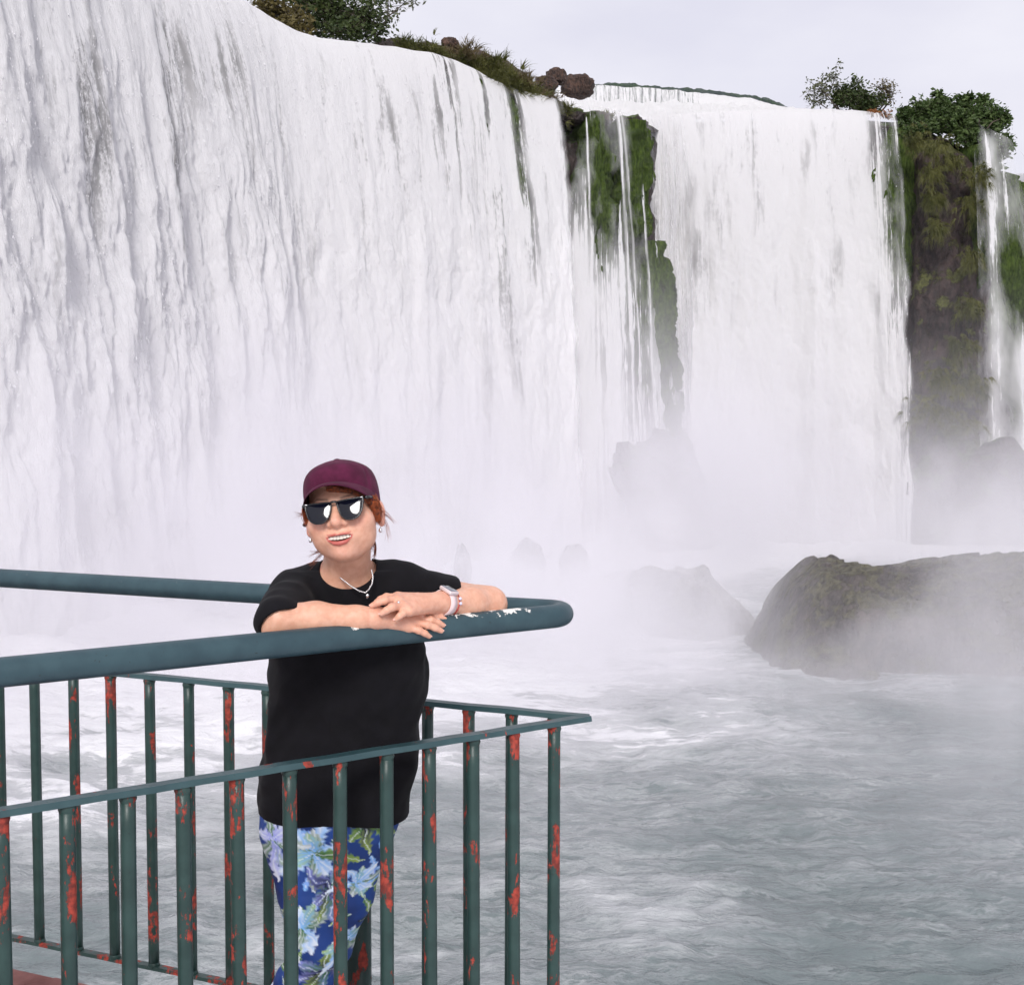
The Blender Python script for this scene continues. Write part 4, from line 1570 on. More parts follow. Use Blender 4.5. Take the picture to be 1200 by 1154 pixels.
# joints
R_SH, R_EL, R_WR = J(350, 697, 3.17), J(327, 727, 2.945), J(440, 724, 2.995)
L_SH, L_EL, L_WR = J(462, 692, 3.20), J(573, 708, 3.275), J(517, 706, 3.115)
NECK0, NECK1 = head_to_world((0, 0.030, -0.060)), J(404, 696, 3.19)

SHELL = {}


def build_body():
    F = Field((-0.66, 2.86, 6.26), (0.05, 3.40, 6.93), 0.0026)
    # neck and upper chest
    F.cone(NECK0, NECK1, 0.056, 0.060, 0.014)
    F.cone(J(376, 694, 3.20), J(436, 692, 3.20), 0.046, 0.046, 0.04)
    F.cone(R_SH, L_SH, 0.050, 0.050, 0.04)
    cc = J(405, 745, 3.20)
    F.apply(cc - [0.18, 0.13, 0.2], cc + [0.18, 0.13, 0.2], lambda X, Y, Z: d_ell(X, Y, Z, cc + np.array([0, 0.01, 0]), (0.145, 0.09, 0.19)), 0.05)
    # head
    F.apply(HEAD_O - 0.15, HEAD_O + 0.15, lambda X, Y, Z: d_head(*world_to_head(X, Y, Z)) * HS, 0.016)
    # right arm (viewer's left)
    F.cone(R_SH, R_EL, 0.048, 0.045, 0.025)
    mid = R_EL + (R_WR - R_EL) * 0.38 + np.array([0, 0, 0.002])
    F.chain([R_EL, mid, R_EL + (R_WR - R_EL) * 0.8, R_WR], [0.041, 0.0385, 0.029, 0.0255], 0.015)
    F.cone(R_EL + [-0.012, -0.004, -0.012], R_EL + [-0.01, 0, 0.0], 0.030, 0.034, 0.02)
    # left arm
    F.cone(L_SH, L_EL, 0.052, 0.044, 0.03)
    F.chain([L_EL, L_EL + (L_WR - L_EL) * 0.4, L_WR], [0.042, 0.039, 0.0265], 0.02)

    def hand(wrist, knuckles, fingers, thumb, rk=0.0105, rw=0.021):
        for q in knuckles:
            F.cone(wrist, q, rw, rk + 0.002, 0.012)
        for i in range(len(knuckles) - 1):
            F.cone(knuckles[i], knuckles[i + 1], rk, rk, 0.008)
        for ch, sc in fingers:
            n = len(ch)
            rr = [0.0100 * sc, 0.0090 * sc, 0.0084 * sc, 0.0066 * sc][:n] if n == 4 else [0.0098 * sc, 0.0088 * sc, 0.0068 * sc]
            F.chain(ch, rr, 0.0035)
            F.cone(ch[1], ch[1], rr[1] * 1.08, rr[1] * 1.08, 0.004)
        F.chain(thumb, [0.013, 0.011, 0.0085], 0.008)

    # her right hand lies on the pipe, fingers over its front
    hand(R_WR, [J(478, 735, 3.032), J(485, 730, 3.048), J(491, 726, 3.066), J(495, 721, 3.09)],
         [([J(478, 735, 3.032), J(491, 738.5, 3.030), J(498, 742, 3.036), J(503, 745.5, 3.044)], 0.90),
          ([J(485, 730, 3.048), J(501, 732, 3.048), J(510, 735.5, 3.054), J(517, 739, 3.062)], 1.0),
          ([J(491, 726, 3.066), J(505, 727, 3.070), J(513, 729.5, 3.076), J(519, 732.5, 3.082)], 1.0),
          ([J(495, 721, 3.09), J(508, 721.5, 3.095), J(516, 723, 3.10), J(522, 726, 3.105)], 0.97)],
         [R_WR + [0.02, 0.03, 0.0], J(478, 718, 3.085), J(494, 716, 3.11)])
    # her left hand rests across it
    hand(L_WR, [J(466, 699.5, 3.035), J(465, 703, 3.012), J(470, 709.5, 2.998), J(479, 716, 2.998)],
         [([J(466, 699.5, 3.035), J(453, 699.5, 3.020), J(446, 702, 3.012), J(441, 705, 3.010)], 0.95),
          ([J(465, 703, 3.012), J(451, 703.5, 2.985), J(443, 706, 2.978), J(436, 709.5, 2.977)], 1.0),
          ([J(470, 709.5, 2.998), J(459, 711.5, 2.972), J(453, 715, 2.963), J(447, 719, 2.962)], 1.0),
          ([J(479, 716, 2.998), J(472, 718.5, 2.984), J(468, 722, 2.976), J(464, 725.5, 2.975)], 0.92)],
         [L_WR + [-0.02, 0.02, 0.0], J(490, 700, 3.10), J(476, 699, 3.08)])
    V, Q = F.mesh()
    # colour: lips, brows, blush
    x, y, z = world_to_head(V[:, 0], V[:, 1], V[:, 2])
    col = np.tile(np.array((0.71, 0.405, 0.285)), (len(V), 1))
    near = (np.abs(x) < 0.11) & (np.abs(y) < 0.14) & (np.abs(z) < 0.14)
    blush = np.exp(-(((np.abs(x) - 0.046) / 0.022) ** 2 + ((z + 0.034) / 0.018) ** 2)) * (y < -0.03) * near
    nose = np.exp(-((x / 0.016) ** 2 + ((z + 0.03) / 0.014) ** 2)) * (y < -0.09) * near
    ear = np.clip((np.abs(x) - 0.078) / 0.008, 0, 1) * near
    f = np.clip(0.55 * blush + 0.35 * nose + 0.55 * ear, 0, 1)[:, None]
    col = col * (1 - f) + np.array((0.72, 0.32, 0.25)) * f
    chin = np.exp(-((x / 0.03) ** 2 + ((z + 0.1) / 0.02) ** 2)) * (y < -0.05) * near
    col = col * (1 - 0.25 * chin[:, None]) + np.array((0.70, 0.36, 0.32)) * 0.25 * chin[:, None]
    dl = np.where(near, d_lips(x, y, z), 1.0)
    f = sstep(0.0009, -0.0002, dl)[:, None]
    col = col * (1 - f) + np.array((0.50, 0.13, 0.11)) * f
    inner = (near & (d_ell(x, y + 1.2 * x * x, z - 2.0 * x * x, (0, -0.101, -0.0700), (0.0345, 0.016, 0.0068)) < 0.0012) & (dl > 0.0012) & (y > -0.0975 + 1.2 * x * x))[:, None]
    col = np.where(inner, np.array((0.10, 0.02, 0.02)), col)
    bx = np.abs(x)
    brow_z = 0.0225 + 0.006 * np.clip((bx - 0.014) / 0.03, 0, 1) - 0.012 * np.clip((bx - 0.042) / 0.02, 0, 1)
    f = (np.exp(-((z - brow_z) / 0.0028) ** 2) * sstep(0.011, 0.017, bx) * sstep(0.062, 0.052, bx) * (y < -0.03) * near * 0.8)[:, None]
    col = col * (1 - f) + np.array((0.10, 0.055, 0.045)) * f
    # knuckles and fingertips a little redder
    hx = (V[:, 0] > J(432, 700, 3.0)[0]) & (V[:, 2] < J(430, 695, 3.0)[2]) & (V[:, 1] < 3.13) & ~near
    f = (0.22 * hx * (0.5 + 0.8 * pn(V[:, 0] * 60, V[:, 1] * 60, V[:, 2] * 60)))[:, None]
    col = col * (1 - f) + np.array((0.66, 0.24, 0.19)) * f
    child('body', V, Q, M_SKIN, woman, colors={'tone': col})
    # fingernails
    for tip, prev in (((503, 745.5, 3.044), (498, 742, 3.036)), ((517, 739, 3.062), (510, 735.5, 3.054)), ((519, 732.5, 3.082), (513, 729.5, 3.076)),
                      ((436, 709.5, 2.977), (443, 706, 2.978)), ((447, 719, 2.962), (453, 715, 2.963)), ((464, 725.5, 2.975), (468, 722, 2.976))):
        t, p = J(*tip), J(*prev)
        d = (t - p) / np.linalg.norm(t - p)
        up = np.array([0, -0.55, 0.83])
        up -= d * (up @ d)
        up /= np.linalg.norm(up)
        s = np.cross(d, up)
        ang = np.linspace(0, 2 * math.pi, 12, endpoint=False)
        c = t + up * 0.0052 + d * 0.001
        rim_ = c + np.outer(np.cos(ang) * 0.0052, d) + np.outer(np.sin(ang) * 0.0042, s) - np.outer(np.abs(np.sin(ang)) * 0.0012, up)
        v = np.concatenate([[c + up * 0.0007], rim_])
        f = np.array([[0, 1 + i, 1 + (i + 1) % 12] for i in range(12)])
        child('fingernail', v, f, M_NAIL, woman)


def make_skin():
    t = NT('skin')
    p = t.pos()
    c = t.attr('tone', 'Color')
    n = t.noise(p, 55, 4, 0.6)
    m = t.n('ShaderNodeMix', data_type='RGBA', blend_type='MULTIPLY')
    m.inputs['Factor'].default_value = 1.0
    t.set(m.inputs['A'], c)
    t.set(m.inputs['B'], t.mix(t.ramp(n, 0.3, 0.7), (0.88, 0.80, 0.77), (1.0, 1.0, 1.0)))
    b = t.bump(t.noise(p, 420, 3, 0.6), 0.18, 0.0012)
    return t.done(t.bsdf(m.outputs['Result'], 0.46, b, 0.45, Subsurface_Weight=0.12, Subsurface_Radius=(0.012, 0.005, 0.003), Subsurface_Scale=0.6))


M_SKIN = make_skin()
M_NAIL = simple('nail', (0.78, 0.46, 0.40), 0.25)
build_body()


# --- t-shirt
def make_cloth(name, color, bumpy=0.25, rough=0.85):
    t = NT(name)
    p = t.pos()
    w = t.noise(p, 900, 2, 0.5)
    c = t.mix(t.ramp(t.noise(p, 30, 4), 0.3, 0.7), tuple(q * 0.8 for q in color), tuple(q * 1.25 for q in color))
    return t.done(t.bsdf(c, rough, t.bump(w, bumpy, 0.001), 0.22, Sheen_Weight=0.02))


M_SHIRT = make_cloth('black_jersey', (0.0026, 0.0023, 0.0040))


def torso_tab():
    rows = [(672, 352, 452), (700, 324, 480), (740, 316, 497), (780, 314, 502), (820, 311, 499), (860, 306, 495), (900, 301, 490), (940, 298, 483), (985, 300, 478)]
    z, cx, a = [], [], []
    for py, l, r in rows:
        P, Q = at(l, py, 3.22), at(r, py, 3.22)
        z.append(P[2])
        cx.append((P[0] + Q[0]) / 2)
        a.append((Q[0] - P[0]) / 2)
    o = np.argsort(z)
    return np.array(z)[o], np.array(cx)[o], np.array(a)[o]


TZ, TCX, TA = torso_tab()


def d_torso(X, Y, Z, grow=0.0):
    cx, a = np.interp(Z, TZ, TCX), np.interp(Z, TZ, TA) + grow
    b = np.interp(Z, [6.0, 6.2, 6.36, 6.5, 6.66], [0.128, 0.122, 0.128, 0.132, 0.095]) + grow
    cy = np.interp(Z, [6.0, 6.3, 6.5, 6.66], [3.225, 3.225, 3.215, 3.205])
    e = ((np.abs(X - cx) / a) ** 2.3 + (np.abs(Y - cy) / b) ** 2.3) ** (1 / 2.3)
    return (e - 1) * np.minimum(a, b)


def build_shirt():
    hem = at(400, 968, 3.12)[2]
    F = Field((-0.68, 2.88, hem - 0.03), (0.03, 3.42, 6.74), 0.0036)
    F.apply((-0.66, 3.0, hem), (-0.15, 3.4, 6.65), lambda X, Y, Z: np.maximum(d_torso(X, Y, Z), Z - 6.645), 0.0)
    g = 0.013
    F.cone(J(372, 692, 3.20), J(436, 690, 3.20), 0.062, 0.062, 0.05)
    F.cone(R_SH, L_SH, 0.058 + g, 0.058 + g, 0.04)
    F.cone(NECK0 + (NECK1 - NECK0) * 0.66, NECK1, 0.066, 0.074, 0.04)
    F.cone(R_SH, R_SH + (R_EL - R_SH) * 0.97, 0.049 + g, 0.050 + g, 0.03)
    F.cone(L_SH, L_SH + (L_EL - L_SH) * 0.80, 0.052 + g, 0.047 + g, 0.03)
    # folds: pull lines from the shoulders and soft vertical drape
    sl, X, Y, Z = F.sub((-9, -9, -9), (9, 9, 9))
    dr = 0.010 * np.abs(pn(X * 7 + Z * 9, Y * 7, Z * 5 - X * 4)) + pn(X * 11 + Z * 4.0, Y * 9, Z * 4.4) * 0.012 + pn(X * 24 - Z * 14, Y * 18, Z * 13) * 0.0055
    F.a[sl] += dr
    # openings
    F.apply((-1, 2, hem - 0.1), (1, 4, hem + 0.02), lambda X, Y, Z: Z - hem - 0.004 * np.sin(X * 26) + 0.02 * (X + 0.42), 0.0, 'cut')
    def sleeve_cut(sh, el, f):
        d = (el - sh) / np.linalg.norm(el - sh)
        c = sh + (el - sh) * f
        lo, hi = np.minimum(sh, el) - 0.09, np.maximum(sh, el) + 0.12
        F.apply(lo, hi, lambda X, Y, Z: np.maximum(-((X - c[0]) * d[0] + (Y - c[1]) * d[1] + (Z - c[2]) * d[2]),
                                                    d_cone(X, Y, Z, sh, el + d * 0.1, 0.10, 0.10)), 0.0, 'cut')
    dR = J(318, 712, 2.95)
    F.cone(R_EL + [0.015, -0.035, -0.02], R_WR + [0, -0.02, -0.01], 0.050, 0.045, 0.006, 'cut')
    sleeve_cut(L_SH, L_EL, 0.63)
    # neck opening: a tilted ring, lower at the front
    nc = J(406, 679, 3.10)
    F.apply(nc - 0.16, nc + 0.16, lambda X, Y, Z: d_ell(X, Y, Z, (nc[0] - 0.002, nc[1] + 0.05, nc[2] + 0.022), (0.069, 0.100, 0.052)), 0.004, 'cut')
    V, Q = F.mesh()
    child('t_shirt', V, Q, M_SHIRT, woman)
    # collar rib
    n = 64
    ang = np.linspace(0, 2 * math.pi, n, endpoint=False)


build_shirt()


# --- patterned leggings and shoes
def legging_colors(V):
    X, Z = V[:, 0], V[:, 2]
    w = 0.018 * pn(X * 22, Z * 22, 3.0) + 0.006 * pn(X * 70, Z * 70, 5.0)
    X, Z = X + w, Z + 0.7 * w
    base = np.tile(np.array((0.012, 0.050, 0.235)), (len(V), 1))
    d = sstep(0.15, -0.3, pn(X * 9, Z * 7, 1.0))[:, None]
    base = base * (1 - 0.6 * d) + np.array((0.006, 0.012, 0.06)) * 0.6 * d
    col = base
    r = np.random.default_rng(12)

    def lay(mask, c):
        nonlocal col
        m = np.clip(mask, 0, 1)[:, None]
        col = col * (1 - m) + c * m

    def leaf(cx, cz, L, W, ang, c1, c2):
        ca, sa = math.cos(ang), math.sin(ang)
        u, v = (X - cx) * ca + (Z - cz) * sa, -(X - cx) * sa + (Z - cz) * ca
        t = np.clip(u / L, 0, 1)
        half = W * np.sin(np.pi * np.clip(t, 0.001, 1) ** 0.8) * (1 + 0.25 * np.sin(u * 420 + v * 160))
        m = (u > 0) & (u < L)
        mask = sstep(1.15, 0.65, np.abs(v) / (half + 1e-5)) * m
        stripe = 0.5 + 0.5 * np.sin(np.arctan2(v, u + 0.01) * 26 + t * 3)
        mixf = np.clip(t * 0.8 + 0.35 * (stripe - 0.5), 0, 1)[:, None]
        lay(mask, np.asarray(c1) * (1 - mixf) + np.asarray(c2) * mixf)
        lay(mask * (np.abs(v) < 0.0012) * 0.6, np.array((0.75, 0.82, 0.9)))

    WHT, LAV, SKY, GRN, LIM, NVY = (0.80, 0.84, 0.90), (0.30, 0.34, 0.80), (0.20, 0.45, 0.85), (0.05, 0.16, 0.06), (0.38, 0.52, 0.10), (0.008, 0.012, 0.05)
    x0, x1, z0, z1 = V[:, 0].min(), V[:, 0].max(), V[:, 2].min(), V[:, 2].max()
    for i in range(120):                       # leaves everywhere first
        leaf(r.uniform(x0, x1), r.uniform(z0, z1), r.uniform(0.035, 0.07), r.uniform(0.005, 0.011), r.uniform(0, 6.28),
             (GRN, NVY, SKY)[i % 3], (LIM, GRN, LAV)[i % 3])

    def flower(cx, cz, s, n, a0, c1, c2):
        for k in range(n + 3):
            leaf(cx, cz, s * r.uniform(0.6, 1.55), s * r.uniform(0.12, 0.26), a0 + k * 2 * math.pi / (n + 3) + r.uniform(-0.45, 0.45), (c1, c1, GRN)[k % 3], (c2, c2, c2, LIM)[k % 4])
    spots = [(369, 1000, 0.078, 9, 0.3, SKY, WHT), (318, 985, 0.06, 7, 1.0, LAV, WHT), (352, 1090, 0.075, 6, -1.2, SKY, WHT), (425, 968, 0.05, 6, 0.2, NVY, LIM),
             (384, 1048, 0.055, 8, 0.5, NVY, LAV), (418, 1040, 0.05, 5, 2.5, SKY, WHT), (380, 1140, 0.06, 8, 0.1, NVY, LAV), (322, 1140, 0.05, 6, 0.7, GRN, WHT), (402, 1118, 0.05, 5, 1.2, SKY, WHT)]
    for px, py, s, n, a0, c1, c2 in spots:
        q = at(px, py, 3.12)
        flower(q[0], q[2], s * 1.25, n, a0, c1, c2)
    for i in range(9):
        flower(r.uniform(x0, x1), r.uniform(z0, 6.28 - 0.75), r.uniform(0.045, 0.075), int(r.integers(5, 9)), r.uniform(0, 6), (SKY, LAV, NVY)[i % 3], (WHT, WHT, LAV)[i % 3])
    return col


def build_leggings():
    F = Field((-0.74, 3.0, 5.30), (-0.2, 3.62, 6.2), 0.0036)
    hip = J(388, 945, 3.225)
    F.apply(hip - [0.2, 0.14, 0.16], hip + [0.2, 0.14, 0.16], lambda X, Y, Z: d_ell(X, Y, Z, hip, (0.178, 0.118, 0.15)), 0.0)
    rk = J(370, 1112, 3.19)
    F.chain([J(346, 975, 3.21), J(362, 1050, 3.20), rk, J(366, 1150, 3.215), J(372, 1200, 3.235), J(376, 1315, 3.26)], [0.088, 0.070, 0.056, 0.054, 0.054, 0.036], 0.03)
    lk = J(384, 1108, 3.285)
    F.chain([J(420, 970, 3.23), J(404, 1045, 3.25), lk, J(350, 1148, 3.34), J(296, 1212, 3.44)], [0.086, 0.070, 0.058, 0.054, 0.036], 0.03)
    sl, X, Y, Z = F.sub((-9, -9, -9), (9, 9, 9))
    F.a[sl] += pn(X * 22, Y * 22, Z * 40) * 0.0028
    F.apply((-1, 2, 6.1), (1, 4, 6.3), lambda X, Y, Z: 6.12 - Z, 0.0, 'cut')
    V, Q = F.mesh()
    child('leggings', V, Q, M_LEGG, woman, colors={'print': legging_colors(V)})
    # shoes
    for nm, a, b in (('shoe', J(376, 1318, 3.26), np.array([0.0, -0.15, 0])), ('shoe', J(292, 1216, 3.45), np.array([-0.05, -0.11, -0.02]))):
        heel = np.array([a[0], a[1] + 0.02, Z_DECK + 0.045])
        S = Field(heel - [0.16, 0.26, 0.05], heel + [0.16, 0.12, 0.16], 0.004)
        toe = heel + b + np.array([0, -0.04, -0.008])
        S.chain([heel, heel + (toe - heel) * 0.55, toe], [0.040, 0.044, 0.036], 0.02)
        S.cone(a, heel + [0, 0, 0.02], 0.042, 0.040, 0.03)
        S.apply((-2, 2, 5), (2, 5, Z_DECK + 0.006), lambda X, Y, Z: Z - Z_DECK - 0.004, 0.0, 'cut')
        v, f = S.mesh()
        child(nm, v, f, M_SHOE, woman)


def make_legg():
    t = NT('printed_leggings')
    w = t.noise(t.pos(), 700, 2)
    return t.done(t.bsdf(t.attr('print', 'Color'), 0.55, t.bump(w, 0.15, 0.001), 0.35))


M_LEGG = make_legg()
M_SHOE = simple('shoe_fabric', (0.03, 0.03, 0.035), 0.7)
build_leggings()

# --- cap
M_CAP = make_cloth('maroon_twill', (0.078, 0.009, 0.034), 0.4, 0.85)
M_CAPD = make_cloth('maroon_brim', (0.066, 0.008, 0.029), 0.4, 0.85)


def _cr(pts, n=60):
    P = np.array([2 * pts[0] - pts[1]] + list(pts) + [2 * pts[-1] - pts[-2]])
    o = []
    for i in range(1, len(P) - 2):
        for t in np.linspace(0, 1, n, endpoint=False):
            p0, p1, p2, p3 = P[i - 1:i + 3]
            o.append(0.5 * (2 * p1 + (p2 - p0) * t + (2 * p0 - 5 * p1 + 4 * p2 - p3) * t * t + (3 * p1 - p0 - 3 * p2 + p3) * t ** 3))
    o.append(P[-2])
    return np.array(o)


_prof = _cr(np.array([(1.0, 0.0), (0.985, 0.28), (0.925, 0.54), (0.78, 0.745), (0.47, 0.895), (0.2, 0.97), (0.001, 1.0)]))
CAP_Q, CAP_R, CAP_Z = np.linspace(0, 1, len(_prof)), _prof[:, 0], _prof[:, 1]


def build_cap():
    nu, nv = 120, 40
    u = np.linspace(0, 2 * math.pi, nu, endpoint=False)
    V = []
    for i, a in enumerate(u):                      # a = 0 faces the viewer
        fx, fy = math.sin(a), -math.cos(a)
        zb = 0.030 + 0.030 * math.cos(a) - 0.022 * (1 - abs(math.cos(a)))    # lower edge
        for j in range(nv):
            q = j / (nv - 1)                       # 0 rim .. 1 crown
            ph = q * math.pi / 2
            # structured front: steep side, then fairly straight slope to the button
            rr = float(np.interp(q, CAP_Q, CAP_R))
            zz = float(np.interp(q, CAP_Q, CAP_Z))
            seam = abs((a / (math.pi / 3) + 0.0) % 1.0 - 0.5) * 2      # 1 at seams
            groove = -0.0012 * math.exp(-((1 - seam) / 0.05) ** 2)
            puff = 0.003 * math.sin(q * math.pi) * (1 - seam ** 2)
            rx, ry = 0.0905 + puff + groove, 0.111 + puff + groove
            V.append((fx * rx * rr, 0.008 + fy * ry * rr, zb + (0.1225 - zb) * zz + 0.0012 * pn(fx * 6 + 3, fy * 6, zz * 5)))
    F = []
    for i in range(nu):
        k = (i + 1) % nu
        for j in range(nv - 1):
            F.append((i * nv + j, k * nv + j, k * nv + j + 1, i * nv + j + 1))
    cap = child('cap', head_to_world(np.array(V)), np.array(F), M_CAP, woman)
    sol = cap.modifiers.new('thickness', 'SOLIDIFY')
    sol.thickness = 0.0025
    # brim: strongly arched visor
    nu, nv = 60, 14
    V = []
    for side in (0, 1):
        for i in range(nu):
            a = (i / (nu - 1) - 0.5) * R(150)
            fx, fy = math.sin(a), -math.cos(a)
            zb = 0.030 + 0.030 * math.cos(a) - 0.022 * (1 - abs(math.cos(a)))
            for j in range(nv):
                q = j / (nv - 1)
                ext = 0.056 * max(0.0, math.cos(a * 1.2)) ** 0.7
                x = fx * (0.0905 + 0.006 * q * math.cos(a))
                y = 0.008 + fy * 0.111 - ext * q
                arch = -0.016 * (x / 0.09) ** 2 * q
                z = zb + 0.002 + arch + 0.003 * q - 0.010 * q * q - (0.0035 if side else 0.0)
                V.append((x, y, z))
    F = []
    m = nu * nv
    for i in range(nu - 1):
        for j in range(nv - 1):
            a0 = i * nv + j
            F.append((a0, a0 + 1, a0 + nv + 1, a0 + nv))
            F.append((m + a0 + nv, m + a0 + nv + 1, m + a0 + 1, m + a0))
    for i in range(nu - 1):
        e = i * nv + nv - 1
        F.append((e, m + e, m + e + nv, e + nv))
    br = child('brim', head_to_world(np.array(V)), np.array(F), M_CAPD, woman)
    br.parent = cap
    v, f = _ICO[3]
    bt = child('button', head_to_world(v * [0.007, 0.007, 0.0025] + [0, 0.008, 0.1225]), f, M_CAPD, woman)
    bt.parent = cap


build_cap()

# --- sunglasses
M_LENS = simple('dark_lens', (0.003, 0.004, 0.010), 0.06, spec=0.45)
M_FRAME = simple('black_acetate', (0.006, 0.006, 0.009), 0.18, spec=0.6)
M_SILVER = simple('silver', (0.80, 0.80, 0.80), 0.22, metal=1.0)


def build_glasses():
    g = child('sunglasses', *[None] * 0) if False else None
    outline = [(-0.030, 0.014), (-0.026, 0.0185), (-0.010, 0.0200), (0.012, 0.0205), (0.027, 0.0205), (0.0315, 0.0165), (0.0300, 0.004), (0.0250, -0.0115), (0.0155, -0.0220), (0.002, -0.0260),
               (-0.0115, -0.0235), (-0.0215, -0.0140), (-0.0272, -0.001)]
    # smooth closed outline (Catmull-Rom)
    P = np.array(outline)
    S = []
    n = len(P)
    for i in range(n):
        p0, p1, p2, p3 = P[i - 1], P[i], P[(i + 1) % n], P[(i + 2) % n]
        for t in np.linspace(0, 1, 6, endpoint=False):
            S.append(0.5 * ((2 * p1) + (-p0 + p2) * t + (2 * p0 - 5 * p1 + 4 * p2 - p3) * t * t + (-p0 + 3 * p1 - 3 * p2 + p3) * t ** 3))
    S = np.array(S)
    m = len(S)

    def place(x, z, out=0.0):
        # wrap of the front: curves back towards the temples, top tilted back to put a sun glint on the lenses
        return np.stack([x, -0.1085 - out + 0.6 * x * x + 0.26 * z, z], -1)
    root = None
    for sgn in (-1, 1):
        cx = 0.0372 * sgn
        ox = S[:, 0] * 0.94 * sgn + cx
        oz = S[:, 1] * 0.97 - 0.004
        # lens: domed
        rings = []
        for q in (0.0, 0.35, 0.7, 1.0):
            x, z = cx + (ox - cx) * q, -0.002 + (oz + 0.002) * q
            rings.append(place(x, z, 0.0024 * (1 - q * q)))
        V = np.concatenate(rings)
        F = []
        for r_ in range(3):
            for i in range(m):
                k = (i + 1) % m
                F.append((r_ * m + i, r_ * m + k, (r_ + 1) * m + k, (r_ + 1) * m + i))
        ln = child('lens', head_to_world(V), np.array(F), M_LENS, woman)
        # frame ring
        prof = [(0.985, 0.0012), (1.0, 0.0032), (1.115, 0.0030), (1.125, -0.003), (0.985, -0.003)]
        V = []
        for q, o in prof:
            V.append(place(cx + (ox - cx) * q, -0.002 + (oz + 0.002) * q + 0.0012 * (q > 1.05) * (oz > 0.012), o))
        V = np.concatenate(V)
        F = []
        for r_ in range(len(prof)):
            r2 = (r_ + 1) % len(prof)
            for i in range(m):
                k = (i + 1) % m
                F.append((r_ * m + i, r_ * m + k, r2 * m + k, r2 * m + i))
        fr = child('frame', head_to_world(V), np.array(F), M_FRAME, woman)
        if root is None:
            root = fr
        # temple arm
        tp = [(0.0725 * sgn, -0.096, 0.0165), (0.079 * sgn, -0.080, 0.0165), (0.084 * sgn, -0.045, 0.0155), (0.0875 * sgn, -0.006, 0.014), (0.088 * sgn, 0.016, 0.004)]
        v, f = tube(head_to_world(np.array(tp) + [0, 0.004, 0]), [0.0042, 0.004, 0.0034, 0.003, 0.002], 8)
        tm = child('temple', v, f, M_FRAME, woman)
        rv = np.array([[0.0625, 0, 0.0160], [0.0690, 0, 0.0165], [0.0690, 0, 0.0195], [0.0625, 0, 0.0188]])
        q = place(rv[:, 0] * sgn, rv[:, 2], 0.0042)
        q2 = place(rv[:, 0] * sgn, rv[:, 2], 0.0020)
        rvt = child('rivet', head_to_world(np.concatenate([q, q2])), np.array([[0, 1, 2, 3], [7, 6, 5, 4], [0, 4, 5, 1], [1, 5, 6, 2], [2, 6, 7, 3], [3, 7, 4, 0]]), M_SILVER, woman)
        SHELL.setdefault('glass', []).extend([ln, fr, tm, rvt])
    bp = [(-0.0105, -0.1095, 0.0125), (-0.005, -0.1125, 0.0150), (0.0, -0.1130, 0.0155), (0.005, -0.1125, 0.0150), (0.0105, -0.1095, 0.0125)]
    v, f = tube(head_to_world(np.array(bp)), 0.0030, 8)
    SHELL['glass'].append(child('bridge', v, f, M_FRAME, woman))
    sg = empty('sunglasses', woman.location)
    sg.parent = woman
    sg.matrix_parent_inverse = Matrix.Identity(4)
    sg.location = (0, 0, 0)
    for o in SHELL['glass']:
        o.parent = sg


build_glasses()

# --- teeth
M_TOOTH = simple('tooth', (0.74, 0.68, 0.60), 0.3)


def build_teeth():
    nt = 8
    V, F = [], []
    for i in range(nt):
        xc = (i - (nt - 1) / 2) * 0.0078
        w = 0.00375
        y0 = -0.0935 + 1.8 * xc * xc
        zc = -0.0665 + 2.0 * xc * xc
        hgt = 0.0053 * (1 - 0.25 * abs(xc) / 0.025)
        o = len(V)
        for dx in (-w, -w * 0.5, w * 0.5, w):
            yy = y0 + (0.0010 if abs(dx) == w else 0)
            V += [(xc + dx, yy, zc + hgt), (xc + dx, yy - 0.0004, zc - hgt * (1.12 if abs(dx) == w else 1.25))]
        for j in range(3):
            a = o + j * 2
            F.append((a, a + 1, a + 3, a + 2))
    child('teeth', head_to_world(np.array(V)), np.array(F), M_TOOTH, woman)


build_teeth()


# --- hair
def make_hair():
    t = NT('auburn_hair')
    p = t.pos()
    n = t.noise(p, 160, 3)
    c = t.mix(t.ramp(n, 0.3, 0.7), (0.06, 0.016, 0.008), (0.42, 0.095, 0.024))
    return t.done(t.bsdf(c, 0.38, None, 0.5))


M_HAIR = make_hair()


